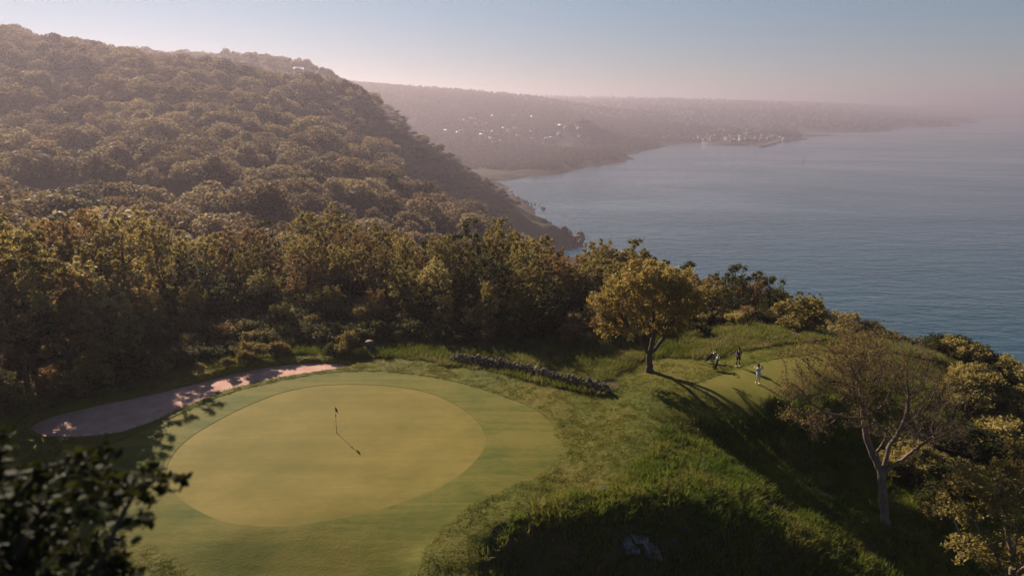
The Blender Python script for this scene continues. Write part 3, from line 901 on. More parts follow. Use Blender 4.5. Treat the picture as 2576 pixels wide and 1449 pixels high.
# ---- the wood behind the green: edge, middle and back rows
random.seed(5)
edge_px = [(-330, 1230), (-150, 1130), (0, 1062), (120, 1025), (240, 995), (360, 968), (480, 940), (600, 915), (720, 893), (840, 880), (960, 874), (1080, 870), (1200, 868), (1320, 866), (1440, 864), (1560, 858), (1680, 848), (1800, 832), (1880, 822)]
edge = np.array([at_z(u, v)[:2] for u, v in edge_px])
nrm_e = np.gradient(edge, axis=0); nrm_e = np.stack([-nrm_e[:, 1], nrm_e[:, 0]], 1); nrm_e /= np.linalg.norm(nrm_e, axis=1)[:, None]
nrm_e[:, 0] *= 0.5
skyline = np.array([(-400, 500), (0, 520), (60, 530), (150, 545), (230, 530), (300, 508), (380, 520), (430, 570), (470, 592), (520, 565), (600, 555), (660, 545), (740, 530), (800, 515), (860, 540), (900, 568), (960, 560), (1100, 570), (1160, 575), (1230, 580), (1300, 590), (1360, 600), (1420, 630), (1450, 662), (1480, 640), (1540, 610), (1600, 630), (1640, 652), (1700, 645), (1760, 655), (1800, 680), (1850, 670), (1900, 690), (1950, 715), (2000, 750)], float)
def proj(x, y, z):
    c, s = math.cos(PITCH), math.sin(PITCH)
    dep = y * c - (z - CAM_H) * s; up = y * s + (z - CAM_H) * c
    return 1288 + FPX * x / dep, 724.5 - FPX * up / dep
def top_for(x, y, dv):
    """height so that the crown top reaches the surveyed tree line lowered by dv"""
    z0 = float(ground_z(np.array([x]), np.array([y]))[0]); z = z0 + 10
    for _ in range(6):
        u, v = proj(x, y, z)
        tgt = np.interp(u, skyline[:, 0], skyline[:, 1]) + dv
        z += (v - tgt) / FPX * y
    return z - z0
lit_px = [(-200, 1500), (150, 1300), (300, 1110), (380, 1010), (440, 950), (560, 915), (700, 890), (850, 876), (1000, 866), (1150, 880), (1300, 900), (1450, 930), (1530, 915), (1600, 885), (1800, 845), (1950, 820), (2100, 800)]
lit = np.array([at_z(u, v)[:2] for u, v in lit_px])
def sun_limit(x, y):
    """how tall a tree may stand here so that its shade stops where the photo's shade stops"""
    best = 1e9; ahead = False
    for a_, b_ in zip(lit[:-1], lit[1:]):
        e_ = b_ - a_
        M_ = np.array([[-SUN_H[0], -e_[0]], [-SUN_H[1], -e_[1]]])
        if abs(np.linalg.det(M_)) < 1e-9: continue
        t_, s_ = np.linalg.solve(M_, a_ - np.array([x, y]))
        if 0 <= s_ <= 1:
            if t_ > 0: best = min(best, t_)
            else: ahead = True
    if ahead and best > 1e8: return 0.4
    return best * math.tan(SUN_EL) if best < 1e8 else 30.0
def where(u):
    for lim, w in ((120, "at the far left"), (330, "above the bunker's shaded end"), (520, "above the bunker's middle"), (760, "above the bunker's sunlit end"), (1000, "behind the tree stump"), (1200, "behind the stone wall's left end"), (1400, "behind the stone wall"), (9999, "left of the golden tree")):
        if u < lim: return w
LBL = {"olive": "olive brown", "olive2": "olive brown", "olive3": "tall pale olive", "rust": "rusty brown", "dark": "dense dark green", "lime": "yellow green", "gold2": "golden"}
rows = [(3.0, 3.4, 95, ["olive", "lime", "dark", "olive3", "rust", "olive2", "olive"]),
        (7.5, 4.0, 55, ["olive2", "olive", "rust", "lime", "olive3", "dark"]),
        (13.5, 4.2, 18, ["olive", "lime", "olive3", "rust", "olive2", "olive"]),
        (20.5, 4.6, 0, ["olive2", "rust", "olive", "dark", "lime"]),
        (29.0, 5.4, 8, ["rust", "olive", "olive2"]),
        (38.0, 7.5, 14, ["olive", "olive2", "dark"])]
row_name = ["at the wood's front edge", "just inside the wood", "mid wood", "on the skyline of the wood", "at the back of the wood", "beyond the wood"]
seg = np.concatenate([[0], np.cumsum(np.linalg.norm(np.diff(edge, axis=0), axis=1))])
n_wood = 0
for ri, (off, sp_, dv, kinds) in enumerate(rows):
    s = random.uniform(0, sp_); k = ri
    while s < seg[-1]:
        ex = np.interp(s, seg, edge[:, 0]); ey = np.interp(s, seg, edge[:, 1])
        nx_ = np.interp(s, seg, nrm_e[:, 0]); ny_ = np.interp(s, seg, nrm_e[:, 1])
        x = ex + nx_ * off + random.uniform(-1.1, 1.1); y = ey + ny_ * off + random.uniform(-1.1, 1.1)
        u, _ = proj(x, y, 5)
        h = top_for(x, y, dv + random.uniform(-12, 45))
        kd = kinds[k % len(kinds)]
        if u > 1380 and ri == 2 and random.random() < .4: kd = "lime"
        if 3.0 < h and -420 < u < 1990:
            h = min(h, 17.5, sun_limit(x, y) * random.uniform(.86, 1.04) * (1.3 if u < 330 else 1.0) + 0.4)
            if h < 3.2:
                s += 2.0
                continue
            plant(kd, x, y, h, "%s tree %s %s" % (LBL[kd], row_name[ri], where(u)), "broadleaf trees of the wood", "broadleaf_tree", random.uniform(.92, 1.18), cat="tree")
            n_wood += 1
        s += sp_ * random.uniform(.8, 1.25); k += 1
print("wood trees", n_wood)

# the seaward end of the wood, growing from lower ground
for ri, (Yw, dv, u0) in enumerate([(80, 62, 1500), (86, 26, 1475), (93, 4, 1490)]):
    u = u0
    while u < 1995:
        p_ = at_y(u, 700, Yw + random.uniform(-2, 2))
        h = min(top_for(p_[0], p_[1], dv + random.uniform(-8, 26)), 15)
        kd = random.choice(["dark", "olive2", "rust", "dark", "olive", "lime"] if ri else ["dark", "olive", "dark"])
        if h > 2.5:
            plant(kd, p_[0], p_[1], h, "%s broadleaf tree at the seaward end of the wood behind the golden tree" % LBL[kd], "trees at the seaward end of the wood", "broadleaf_tree", random.uniform(1.0, 1.3), cat="tree")
        u += random.uniform(40, 70)
# ---- understory bushes along and inside the wood's edge
nb_ = 0
for off, sp_ in ((0.6, 2.6), (3.2, 3.2), (6.5, 4.2), (17, 5.0), (26, 5.5), (34, 6.0)):
    s = random.uniform(0, 2)
    while s < seg[-1]:
        x = np.interp(s, seg, edge[:, 0]) + np.interp(s, seg, nrm_e[:, 0]) * off + random.uniform(-.7, .7); y = np.interp(s, seg, edge[:, 1]) + np.interp(s, seg, nrm_e[:, 1]) * off + random.uniform(-.7, .7)
        u, v = proj(x, y, 0)
        if -100 < u < 1960:
            kd = random.choice(["olive", "dark", "dark", "rust", "lime"])
            h = min(random.uniform(1.3, 3.4) if off < 10 else random.uniform(3, 4.5), max(0.35, sun_limit(x, y) * .85))
            plant(kd, x, y, h, {"olive": "low olive brown bush", "dark": "low dark green bush", "rust": "low rusty brown bush", "lime": "low yellow green bush"}[kd] + (" at the foot of the wood " if off < 3 else " just inside the wood " if off < 10 else " deep inside the wood ") + where(u), "bushes at the foot of the wood", "bush", random.uniform(.9, 1.3), table=BUSH, parts=("stem", "foliage"))
            nb_ += 1
        s += sp_ * random.uniform(.7, 1.4)
print("bushes", nb_)

rs = np.random.default_rng(55)
gx_ = rs.uniform(-75, 45, 9000); gy_ = rs.uniform(48, 118, 9000)
ok_ = (gy_ > np.interp(gx_, edge[:, 0], edge[:, 1]) + 1.5)
gx_, gy_ = gx_[ok_][:4200], gy_[ok_][:4200]
gz_ = np.where(gy_ < 104, near_z(gx_, gy_) + .05, hill_z(gx_, gy_))
n_ = len(gx_); sg = rs.uniform(.35, .75, n_)
scatter("undergrowth", np.stack([gx_, gy_, gz_], 1), np.stack([np.zeros(n_), np.zeros(n_), rs.uniform(0, 6.28, n_)], 1), np.stack([sg * 1.3, sg * 1.3, sg], 1), rs.integers(0, 2, n_), [BUSH["dark"][1], BUSH["olive"][1]], label="dark leafy undergrowth covering the floor of the wood", cat="undergrowth")
# ---- hillside wood: crowns seen from afar
def hill_tree(seed, h, rx, leaf, n=3200, size=0.72):
    rs = np.random.default_rng(seed)
    c = np.array([0, 0, h * .6]); r = np.array([rx, rx, h * .42])
    k = 20
    d = rs.normal(0, 1, (k, 3)); d[:, 2] = np.abs(d[:, 2]) * 1.1 - .25; d /= np.linalg.norm(d, axis=1)[:, None]
    d *= rs.uniform(.55, .95, (k, 1))
    w = rs.integers(0, k, n)
    q = rs.normal(0, 1, (n, 3)); q /= np.linalg.norm(q, axis=1)[:, None]
    q *= rs.uniform(.26, .44, (k, 1))[w] * rs.uniform(.86, 1.04, (n, 1))
    C = c + (d[w] + q) * r
    V, F = leaf_quads(C, size, rs, 0.5, .45, 1.2)
    cm = mesh_np("crown", V, F, leaf)
    P = np.array([(0, 0, -1.5), (0, 0, h * .25), (.2, .1, h * .5), (-.9, .4, h * .7), (1.0, -.3, h * .72), (0.1, -.9, h * .7)]); PAR = np.array([-1, 0, 1, 2, 2, 2])
    V, F = tubes(P, PAR, np.array([.24, .2, .15, .08, .08, .08]), 5, 4, .05)
    return mesh_np("trunk", V, F, m_bark), cm, h
HT = {}
for i in range(4): HT["hill%d" % i] = hill_tree(60 + i, 13.0, (6.4, 7.2, 5.6, 7.8)[i], LM['hill'])
for i in range(2): HT["hillr%d" % i] = hill_tree(70 + i, 12.5, (6.6, 5.8)[i], LM['hillr'])
HT["hilld0"] = hill_tree(80, 12.0, 5.2, LM['dark'])
hk = list(HT)
rs = np.random.default_rng(99)
px_, py_ = [], []
yy = 104.0
while yy < 1132:
    stp = 11.0 if yy < 650 else 13.0
    n_ = int(1000 / stp)
    xx = -860 + np.arange(n_) * stp
    px_.append(xx + rs.uniform(-.42, .42, n_) * stp); py_.append(yy + rs.uniform(-.42, .42, n_) * stp)
    yy += stp
HX, HY = np.concatenate(px_), np.concatenate(py_)
inn = (np.abs(HX / HY) < 1.0)
HX, HY = HX[inn], HY[inn]
HZ = hill_z(HX, HY)
UU, VV = [], []
c_, s_ = math.cos(PITCH), math.sin(PITCH)
dep = HY * c_ - (HZ + 9 - CAM_H) * s_; up_ = HY * s_ + (HZ + 9 - CAM_H) * c_
UU = 1288 + FPX * HX / dep; VV = 724.5 - FPX * up_ / dep
eps = 3.0
slope_x = (hill_z(HX + eps, HY) - hill_z(HX - eps, HY)) / (2 * eps); slope_y = (hill_z(HX, HY + eps) - hill_z(HX, HY - eps)) / (2 * eps)
# bare seaward flank and foot: low scrub only
bare = ((HX > -118 + (620 - HY) * 0.25) & (HY > 415) & (HY < 760)) | (HZ < SEA_Z + 22)
ok = (UU > -330) & (UU < 2576) & (VV > -100) & ~bare & (HZ > SEA_Z + 12)
ok &= ~((HX > -110) & (HY > 590) & (HY < 900)) & ~((HZ < -60) & (HY > 590))
ok &= ~((HY < 112) & (HX > 18))
ok &= ~((HY < 260) & (VV < np.interp(UU, skyline[:, 0], skyline[:, 1]) + np.where(UU > 1050, 22, -25)))
TX, TY, TZ = HX[ok], HY[ok], HZ[ok]
# what is hidden behind nearer ground is left out
vis = np.zeros(len(TX), bool)
ts = np.linspace(0.12, 0.97, 26)
blk = np.full(len(TX), -1e9)
for t in ts:
    gz = hill_z(TX * t, TY * t) + np.where(TY * t > 120, 7.0, np.where(TY * t > 72, 4.0, 0.0))
    top_line = CAM_H + (TZ + 10 - CAM_H) * t
    blk = np.maximum(blk, gz - top_line)
vis = blk < 1.5
TX, TY, TZ = TX[vis], TY[vis], TZ[vis]
o_ = np.argsort(np.hypot(TX, TY))
TX, TY, TZ = TX[o_], TY[o_], TZ[o_]
kid = np.where(rs.uniform(0, 1, len(TX)) < .18, 4 + rs.integers(0, 2, len(TX)), rs.integers(0, 4, len(TX)))
kid = np.where(rs.uniform(0, 1, len(TX)) < .05, 6, kid)
hsc = np.clip(rs.normal(1.0, .2, len(TX)), .6, 1.5); rzz = rs.uniform(0, 6.28, len(TX))
print("hillside trees", len(TX))
NI = 290
for i in range(NI):
    k = hk[kid[i]]
    uu_ = proj(TX[i], TY[i], TZ[i] + 9)[0]
    wh = next(w for lim, w in ((60, "at the left picture edge"), (260, "above the wood's left end"), (460, "above the bunker's middle"), (700, "above the bunker's sunlit end"), (950, "above the tree stump"), (1200, "above the stone wall"), (9999, "near the sea")) if uu_ < lim)
    bd = "lowest" if i < 75 else "low" if i < 150 else "a little up" if i < 220 else "halfway up"
    lab = "hazy %s treetop %s on the hillside %s" % ("reddish brown" if k.startswith("hillr") else "dark green" if k.startswith("hilld") else "grey brown", bd, wh)
    plant(k, TX[i], TY[i], 13 * hsc[i], lab, "trees on the hillside", "hillside_tree", 1.0, z=float(TZ[i]), rz=float(rzz[i]), table=HT, cat="tree")
S = slice(NI, None)
joined = []
for k in hk:
    tm, cm, h0 = HT[k]
    joined.append(cm)
n2 = len(TX) - NI
scatter("hillside_wood", np.stack([TX, TY, TZ], 1)[S], np.stack([np.zeros(n2), np.zeros(n2), rzz[S]], 1), np.repeat(hsc[S, None], 3, 1), kid[S], joined, label="far brown woodland covering the hazy hillside", cat="wood")
# scrub on the bare seaward flank
bx, by = HX[bare & (HZ > SEA_Z + np.where(HX > -30, 24, 14)) & (HY < 800) & (HX > -250)], HY[bare & (HZ > SEA_Z + np.where(HX > -30, 24, 14)) & (HY < 800) & (HX > -250)]
bx = np.concatenate([bx + rs.uniform(-3, 3, len(bx)) for _ in range(2)]); by = np.concatenate([by + rs.uniform(-3, 3, len(by)) for _ in range(2)])
sel = rs.uniform(0, 1, len(bx)) < .75
bx, by = bx[sel], by[sel]
bz = hill_z(bx, by)
nb = len(bx)
ssc = np.stack([rs.uniform(.35, .7, nb)] * 2 + [rs.uniform(.2, .42, nb)], 1)
scatter("flank_scrub", np.stack([bx, by, bz], 1), np.stack([np.zeros(nb), np.zeros(nb), rs.uniform(0, 6.28, nb)], 1), ssc, rs.integers(0, len(joined), nb), joined, label="low brown scrub on the steep shaded seaward flank", cat="scrub")
# ================================================================ single trees that stand out
m_twig = simple('twig_bark', (0.115, 0.080, 0.052), .9, .1)
def on_ground(u, v):
    z = 0.0
    for _ in range(12):
        p = at_z(u, v, z)
        z = float(ground_z(np.array([p[0]]), np.array([p[1]]))[0])
    return np.array([p[0], p[1], z])
def twigs(P, R, rs_, n, rmax, ln, w, out_from):
    ok = np.where(R < rmax)[0]
    k = rs_.choice(ok, n)
    d = P[k] - np.array(out_from); d /= np.linalg.norm(d, axis=1)[:, None] + 1e-9
    d = d * .7 + rs_.normal(0, .55, d.shape); d[:, 2] += .25
    d /= np.linalg.norm(d, axis=1)[:, None]
    e = P[k] + d * (ln * rs_.uniform(.5, 1.2, n))[:, None]
    a = np.cross(d, rs_.normal(0, 1, d.shape)); a /= np.linalg.norm(a, axis=1)[:, None] + 1e-9
    b = np.cross(d, a)
    V = np.stack([P[k] + a * w, P[k] - a * .5 * w + b * .87 * w, P[k] - a * .5 * w - b * .87 * w, e], 1).reshape(-1, 3)
    i = np.arange(n)[:, None] * 4
    return V, np.concatenate([i + [0, 1, 3], i + [1, 2, 3], i + [2, 0, 3]]), e
def hero(name, label, base, trunk_top, forks, att, step, kill, infl, tip, base_r, leaf, n_leaf, size, spread, rmax, bark, keep=None, expo=2.3, hexa=False, rmin=0.0, up=.35, its=120, group=None, twig=None):
    base = np.array(base, float)
    rel = lambda q: np.asarray(q, float) - base
    P, PAR = grow(rel(att), (0, 0, -0.5), rel(trunk_top), step, kill, infl, its, trunk_forks=[rel(f) for f in forks] if forks else None)
    R, kids = radii(P, PAR, tip, expo, base_r)
    fl = np.clip(1 - P[:, 2] / 0.9, 0, 1.5) * (np.hypot(P[:, 0], P[:, 1]) < .6)
    R = R * (1 + 0.45 * fl ** 2)
    rs_ = np.random.default_rng(len(att) + 5)
    t = thing(name, label, "tree", base, 0, group)
    V, F = tubes(P, PAR, R, 9, 4, 0.035, rmin=rmin, jitter=0.02)
    obj("trunk", mesh_np("trunk", V, F, bark, True), t)
    if twig:
        TV, TF, te = twigs(P, R, rs_, twig, 0.03, 0.55, 0.0075, rel(trunk_top))
        obj("twigs", mesh_np("twigs", TV, TF, m_twig), t)
        P = np.concatenate([P, te]); R = np.concatenate([R, np.full(len(te), .005)]); kids = np.concatenate([kids, np.zeros(len(te), int)])
    LV, LF = foliage(P, PAR, R, kids, rs_, n_leaf, size, spread, rmax, up=up, hexa=hexa, keep=(lambda q: keep(q + base)) if keep else None)
    obj("crown", mesh_np("crown", LV, LF, leaf), t)
    return t
rs = np.random.default_rng(41)
# golden tree on the fairway
b = on_ground(1635, 934)
Yg = b[1]
def crown_pts(lobes, n, rs_, clumps=9, clump_r=.45):
    out = []
    tot = sum(r[0] ** 2 for _, r in lobes)
    for c, r in lobes:
        k = int(n * r[0] ** 2 / tot)
        out.append(dome_pts(k, c, r, rs_, clumps=clumps, clump_r=clump_r, shell=.35))
    return np.concatenate(out)
lobes = [(at_y(1585, 722, Yg), (2.3, 2.2, 2.0)), (at_y(1690, 718, Yg), (2.4, 2.2, 2.0)), (at_y(1640, 755, Yg - 1.2), (2.7, 2.2, 2.3)), (at_y(1552, 800, Yg), (1.9, 1.8, 1.5)), (at_y(1530, 838, Yg - .3), (1.2, 1.3, .9)), (at_y(1525, 757, Yg), (1.5, 1.4, 1.0)),
         (at_y(1728, 775, Yg), (2.1, 2.0, 1.7)), (at_y(1690, 815, Yg), (1.8, 1.8, 1.2)), (at_y(1640, 740, Yg + 2.2), (2.4, 2.0, 2.2)), (at_y(1620, 825, Yg), (1.5, 1.5, .9)), (at_y(1758, 745, Yg + .4), (1.2, 1.2, 1.0)), (at_y(1640, 690, Yg), (1.8, 1.8, 1.0))]
hero("golden_tree", "golden leaved tree with forked trunk standing alone on the mown grass", b, at_y(1633, 893, Yg), [at_y(1614, 858, Yg), at_y(1645, 845, Yg), at_y(1668, 852, Yg)], crown_pts(lobes, 2300, np.random.default_rng(412), 15, .5), 0.26, 0.42, 5.5, 0.010, 0.30, LM['gold'], 19000, 0.19, 0.17, 0.035, m_bark, up=.5)

# the almost bare tree on the right bank
b = on_ground(2230, 1322)
Yb = b[1]
lobes = [(at_y(2100, 905, Yb), (2.6, 2.6, 2.0)), (at_y(2190, 900, Yb), (2.9, 2.8, 2.3)), (at_y(2045, 985, Yb), (2.3, 2.2, 2.1)), (at_y(2285, 960, Yb), (3.1, 2.8, 2.4)), (at_y(2370, 1035, Yb + .5), (2.5, 2.4, 2.0)), (at_y(2160, 1020, Yb - 1.4), (2.6, 2.0, 2.0)),
         (at_y(2330, 1110, Yb - .8), (2.2, 2.0, 1.5)), (at_y(2050, 1080, Yb - .6), (1.9, 1.9, 1.3)), (at_y(2190, 960, Yb + 2.5), (3.0, 2.4, 2.2)), (at_y(2400, 1110, Yb), (1.6, 1.6, 1.2)), (at_y(2250, 1080, Yb - 2), (2.0, 1.6, 1.4))]
def leafy(q):
    uu, vv = proj(q[:, 0], q[:, 1], q[:, 2])
    k = np.clip(1.05 - (uu - 2000) / 420, 0.10, 1) * np.clip((1130 - vv) / 130, 0.08, 1)
    return rs.uniform(0, 1, len(q)) < k
hero("bare_tree", "big nearly bare spreading tree with pale trunk on the shaded bank", b, at_y(2218, 1190, Yb), [at_y(2205, 1135, Yb - .2), at_y(2238, 1120, Yb + .3), at_y(2275, 1150, Yb - .3), at_y(2180, 1100, Yb + .5)], crown_pts(lobes, 5200, rs), 0.20, 0.30, 5.0, 0.0085, 0.29, LM['bud'], 13000, 0.085, 0.06, 0.03, m_bark_pale, keep=leafy, expo=2.2, its=150, twig=15000)

# leafy tree in the lower right corner
b = np.array([31.0, 36.5, float(near_z(np.array([31.0]), np.array([36.5]))[0])])
Yr = b[1]
lobes = [(at_y(2450, 1230, Yr), (1.9, 1.8, 1.5)), (at_y(2400, 1300, Yr), (1.4, 1.5, 1.2)), (at_y(2540, 1290, Yr - .5), (2.2, 2.0, 2.0)), (at_y(2460, 1380, Yr - .6), (1.8, 1.6, 1.5)), (at_y(2600, 1200, Yr + .5), (2.2, 2.2, 1.8)), (at_y(2580, 1430, Yr), (2.4, 2.2, 1.8)), (at_y(2700, 1330, Yr), (2.4, 2.2, 2.4)), (at_y(2400, 1230, Yr + .4), (.9, .9, .7))]
hero("leafy_tree", "loose yellow green leafy tree filling the lower right corner", b, b + [-.4, 0, 2.2], None, crown_pts(lobes, 1700, rs), 0.24, 0.36, 7, 0.009, 0.24, LM['lime'], 11000, 0.15, 0.15, 0.03, m_bark_pale)

# dark tree close to the camera, lower left
KN = 0.56
def nearer(q): q = np.array(q, float); return np.array([0, 0, CAM_H]) + (q - np.array([0, 0, CAM_H])) * KN
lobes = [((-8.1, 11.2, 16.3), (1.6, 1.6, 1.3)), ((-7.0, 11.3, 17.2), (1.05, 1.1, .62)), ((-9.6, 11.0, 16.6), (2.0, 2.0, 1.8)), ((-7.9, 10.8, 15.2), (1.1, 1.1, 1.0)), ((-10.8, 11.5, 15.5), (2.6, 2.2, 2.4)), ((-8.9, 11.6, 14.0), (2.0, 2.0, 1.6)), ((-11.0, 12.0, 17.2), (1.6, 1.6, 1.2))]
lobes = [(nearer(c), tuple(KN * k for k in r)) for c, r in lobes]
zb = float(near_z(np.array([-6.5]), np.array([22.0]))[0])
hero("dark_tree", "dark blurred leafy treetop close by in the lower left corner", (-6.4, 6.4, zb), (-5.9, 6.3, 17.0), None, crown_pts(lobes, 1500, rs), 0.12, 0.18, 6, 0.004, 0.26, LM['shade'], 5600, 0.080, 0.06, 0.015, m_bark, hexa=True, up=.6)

# ---- shrubs and low trees along the cliff edge and on the right
random.seed(11)
def shrub(u, v, h, kind, label, width=1.0, group="shrubs along the cliff edge", table=None):
    p = on_ground(u, v)
    nm = "shrub" if (table or BUSH) is BUSH else "small_tree"
    return plant(kind, p[0], p[1], h, label, group, nm, width, table=table or BUSH, cat="shrub" if nm == "shrub" else "tree", parts=("stem", "foliage") if nm == "shrub" else ("trunk", "crown"))
for u, v, h, k, w, lab in [(2020, 835, 3.6, "lime", 1.3, "yellow green round bush beside the red path at the wood's right end"), (2075, 838, 3.9, "olive", 1.3, "olive bush overhanging the red dirt path"), (2125, 842, 3.6, "lime", 1.3, "yellow green bush right of the red dirt path"), (2175, 848, 3.2, "dark", 1.4, "dark bush at the right end of the red dirt path"), (1985, 822, 3.2, "dark", 1.3, "dark bush at the left end of the red dirt path"), (2050, 822, 4.2, "dark", 1.4, "dark bush behind the red dirt path on the cliff edge"), (2110, 828, 3.8, "olive", 1.4, "olive bush behind the red dirt path on the cliff edge"), (2205, 850, 2.6, "olive", 1.3, "low olive bush starting the row of cliff shrubs")]:
    shrub(u, v, h, k, lab, w, "bushes by the path")
labs = ["windswept %s shrub on the cliff edge above the sea", "low %s shrub among the scrub on the right bank", "%s shrub behind the bare tree"]
cn = {"olive": "olive brown", "dark": "dark green", "rust": "rusty brown", "lime": "yellow green"}
for i, t in enumerate(np.linspace(0, 1, 40)):
    u = 2170 + t * 420 + random.uniform(-6, 6); v = np.interp(u, [2170, 2250, 2330, 2400, 2480, 2560, 2600], [850, 862, 880, 903, 925, 948, 960]) + random.uniform(-2, 6)
    k = "dark" if random.random() < .75 else "olive"
    shrub(u, v, random.uniform(1.5, 2.7), k, labs[0] % cn[k], random.uniform(1, 1.4))
for i in range(46):
    u = random.uniform(2390, 2620); v = random.uniform(960, 1200)
    if u < 2440 and v > 1060: continue
    k = random.choice(["olive", "lime", "dark", "olive", "lime"])
    shrub(u, v, random.uniform(1.3, 2.6), k, labs[1] % cn[k], random.uniform(1, 1.5), "scrub on the right bank")
for i in range(26):
    u = random.uniform(2260, 2480); v = random.uniform(1120, 1300)
    k = random.choice(["dark", "dark", "olive"])
    shrub(u, v, random.uniform(1.0, 2.0), k, labs[2] % cn[k], random.uniform(1, 1.4), "scrub behind the bare tree")
for u, v, h, k in [(1655, 838, 2.0, "olive"), (1880, 818, 2.0, "rust"), (1915, 820, 2.6, "lime"), (1850, 822, 1.6, "olive"), (1760, 845, 1.4, "dark"), (1600, 868, 1.5, "dark"), (1475, 868, 1.4, "lime")]:
    shrub(u, v, h, k, "small %s bush standing out before the dark wood near the golden tree" % cn[k], 1.0, "bushes near the golden tree")
for u, v, h, k in [(880, 882, 1.8, "lime"), (860, 892, 1.2, "olive"), (835, 893, 1.1, "dark"), (905, 897, .9, "olive"), (640, 903, 1.6, "olive"), (615, 915, 1.3, "lime"), (700, 893, 1.2, "rust"), (505, 940, .9, "lime"), (570, 925, .9, "lime")]:
    shrub(u, v, h, k, "small %s bush on the grass bank between bunker and wood" % cn[k], 1.0, "bushes above the bunker")

# ================================================================ grass
def tuft(seed, n, h, r, w, mat, lean=.5):
    rs_ = np.random.default_rng(seed)
    a = rs_.uniform(0, 6.283, n); rr = np.sqrt(rs_.uniform(0, 1, n)) * r
    b0 = np.stack([np.cos(a) * rr, np.sin(a) * rr, np.full(n, -.03)], 1)
    d = rs_.normal(0, 1, (n, 2)) * lean * .5 + np.stack([np.cos(a), np.sin(a)], 1) * (rr / r)[:, None] * lean * .6
    hh_ = h * rs_.uniform(.55, 1.15, n)
    m1 = b0 + np.column_stack([d * hh_[:, None] * .35, hh_ * .62]); t1 = b0 + np.column_stack([d * hh_[:, None] * .95, hh_])
    p = rs_.uniform(0, 6.283, n); s = np.stack([np.cos(p), np.sin(p), np.zeros(n)], 1) * w
    V = np.stack([b0 - s, b0 + s, m1 + s * .8, m1 - s * .8, t1], 1).reshape(-1, 3)
    k = np.arange(n)[:, None] * 5
    return mesh_np("tuft", V, [k + np.array([[0, 1, 2, 3]]), k + np.array([[3, 2, 4]])], mat)
def blade_mat(name, c1, c2, c3, big=.22):
    m, nt, N, L, out = mat_new(name)
    oi = N.new("ShaderNodeObjectInfo")
    f = math_n(nt, 'ADD', math_n(nt, 'MULTIPLY', noise(nt, big, 3, .6), .9), math_n(nt, 'MULTIPLY', oi.outputs['Random'], .22))
    col = ramp(nt, f, [(.36, c1), (.54, c2), (.74, c3)])
    d = principled(nt, col, .7, .2); t = N.new("ShaderNodeBsdfTranslucent"); L.new(col, t.inputs[0])
    mx = N.new("ShaderNodeMixShader"); mx.inputs[0].default_value = .45
    L.new(d.outputs[0], mx.inputs[1]); L.new(t.outputs[0], mx.inputs[2]); L.new(mx.outputs[0], out.inputs[0])
    return m
m_long = blade_mat("long_grass", (0.072, 0.094, 0.008), (0.138, 0.148, 0.020), (0.225, 0.190, 0.062))
m_bankg = blade_mat("bank_grass", (0.066, 0.104, 0.007), (0.125, 0.158, 0.015), (0.190, 0.158, 0.038))
m_short = blade_mat("short_rough_grass", (0.074, 0.094, 0.007), (0.118, 0.124, 0.013), (0.175, 0.145, 0.028), .15)
T_LONG = [tuft(1, 34, .42, .32, .018, m_long, .8), tuft(2, 30, .32, .36, .02, m_long, 1.0), tuft(3, 26, .52, .26, .016, m_long, .7)]
T_BANK = [tuft(4, 36, .36, .36, .020, m_bankg, .8), tuft(5, 34, .28, .40, .022, m_bankg, 1.0), tuft(6, 28, .50, .28, .016, m_bankg, .7)]
T_SHORT = [tuft(7, 44, .06, .34, .016, m_short, 1.2), tuft(8, 44, .05, .36, .018, m_short, 1.4)]
def fill(name, n, box, test, temps, smin, smax, label, thin=None):
    rs_ = np.random.default_rng(n)
    x = rs_.uniform(box[0], box[1], n); y = rs_.uniform(box[2], box[3], n)
    k = test(x, y)
    x, y = x[k], y[k]
    z = near_z(x, y) + .06
    s = rs_.uniform(smin, smax, len(x)) * (0.75 + 0.9 * np.clip(vnoise(x, y, 2.2, 77) + .5, 0, 1))
    scatter(name, np.stack([x, y, z], 1), np.stack([rs_.normal(0, .08, len(x)), rs_.normal(0, .08, len(x)), rs_.uniform(0, 6.28, len(x))], 1), np.repeat(s[:, None], 3, 1), rs_.integers(0, len(temps), len(x)), temps, label=label, cat="grass")
wood_y = lambda x: np.interp(x, edge[:, 0], edge[:, 1])
PATH = np.array([at_z(u, v)[:2] for u, v in [(1945, 826), (1985, 824), (2040, 834), (2100, 848), (2160, 856), (2150, 868), (2060, 853), (1990, 838)]])
wl_px = [(1128, 908), (1180, 913), (1240, 922), (1300, 935), (1360, 951), (1420, 966), (1480, 978), (1520, 985), (1545, 989)]
WALL = np.array([on_ground(u, v)[:2] for u, v in wl_px])
fill("long_grass", 60000, (-62, 62, 44, 82), lambda x, y: inside(L_RFAR, x, y) & (dist_poly(WALL, x, y, False) > .55) & (dist_poly(L_BTOP[::3], x, y, False) > 0.8) & (y < wood_y(x) + 3) & ~inside(L_BUNK, x, y) & ~inside(PATH, x, y) & (vnoise(x, y, 3.0, 61) > -.36), T_LONG, .55, 1.1, "long uncut grass between the mown turf and the wood")
fill("bank_grass", 44000, (-8, 62, 24, 74), lambda x, y: inside(L_BANK, x, y) & ~inside(L_RFAR, x, y) & (dist_poly(L_BANK[::2], x, y) > .15) & (vnoise(x, y, 2.0, 62) > -.40), T_BANK, .55, 1.15, "long tussocky grass covering the bank in front")
fill("short_rough", 40000, (-45, 45, 26, 75), lambda x, y: ~inside(L_BANK, x, y) & ~inside(L_RFAR, x, y) & ~inside(L_FRINGE, x, y) & ~inside(L_GREEN, x, y) & ~inside(L_BUNK, x, y) & ~inside(L_TEE, x, y), T_SHORT, .6, 1.2, "short mown rough around the green and the tee")
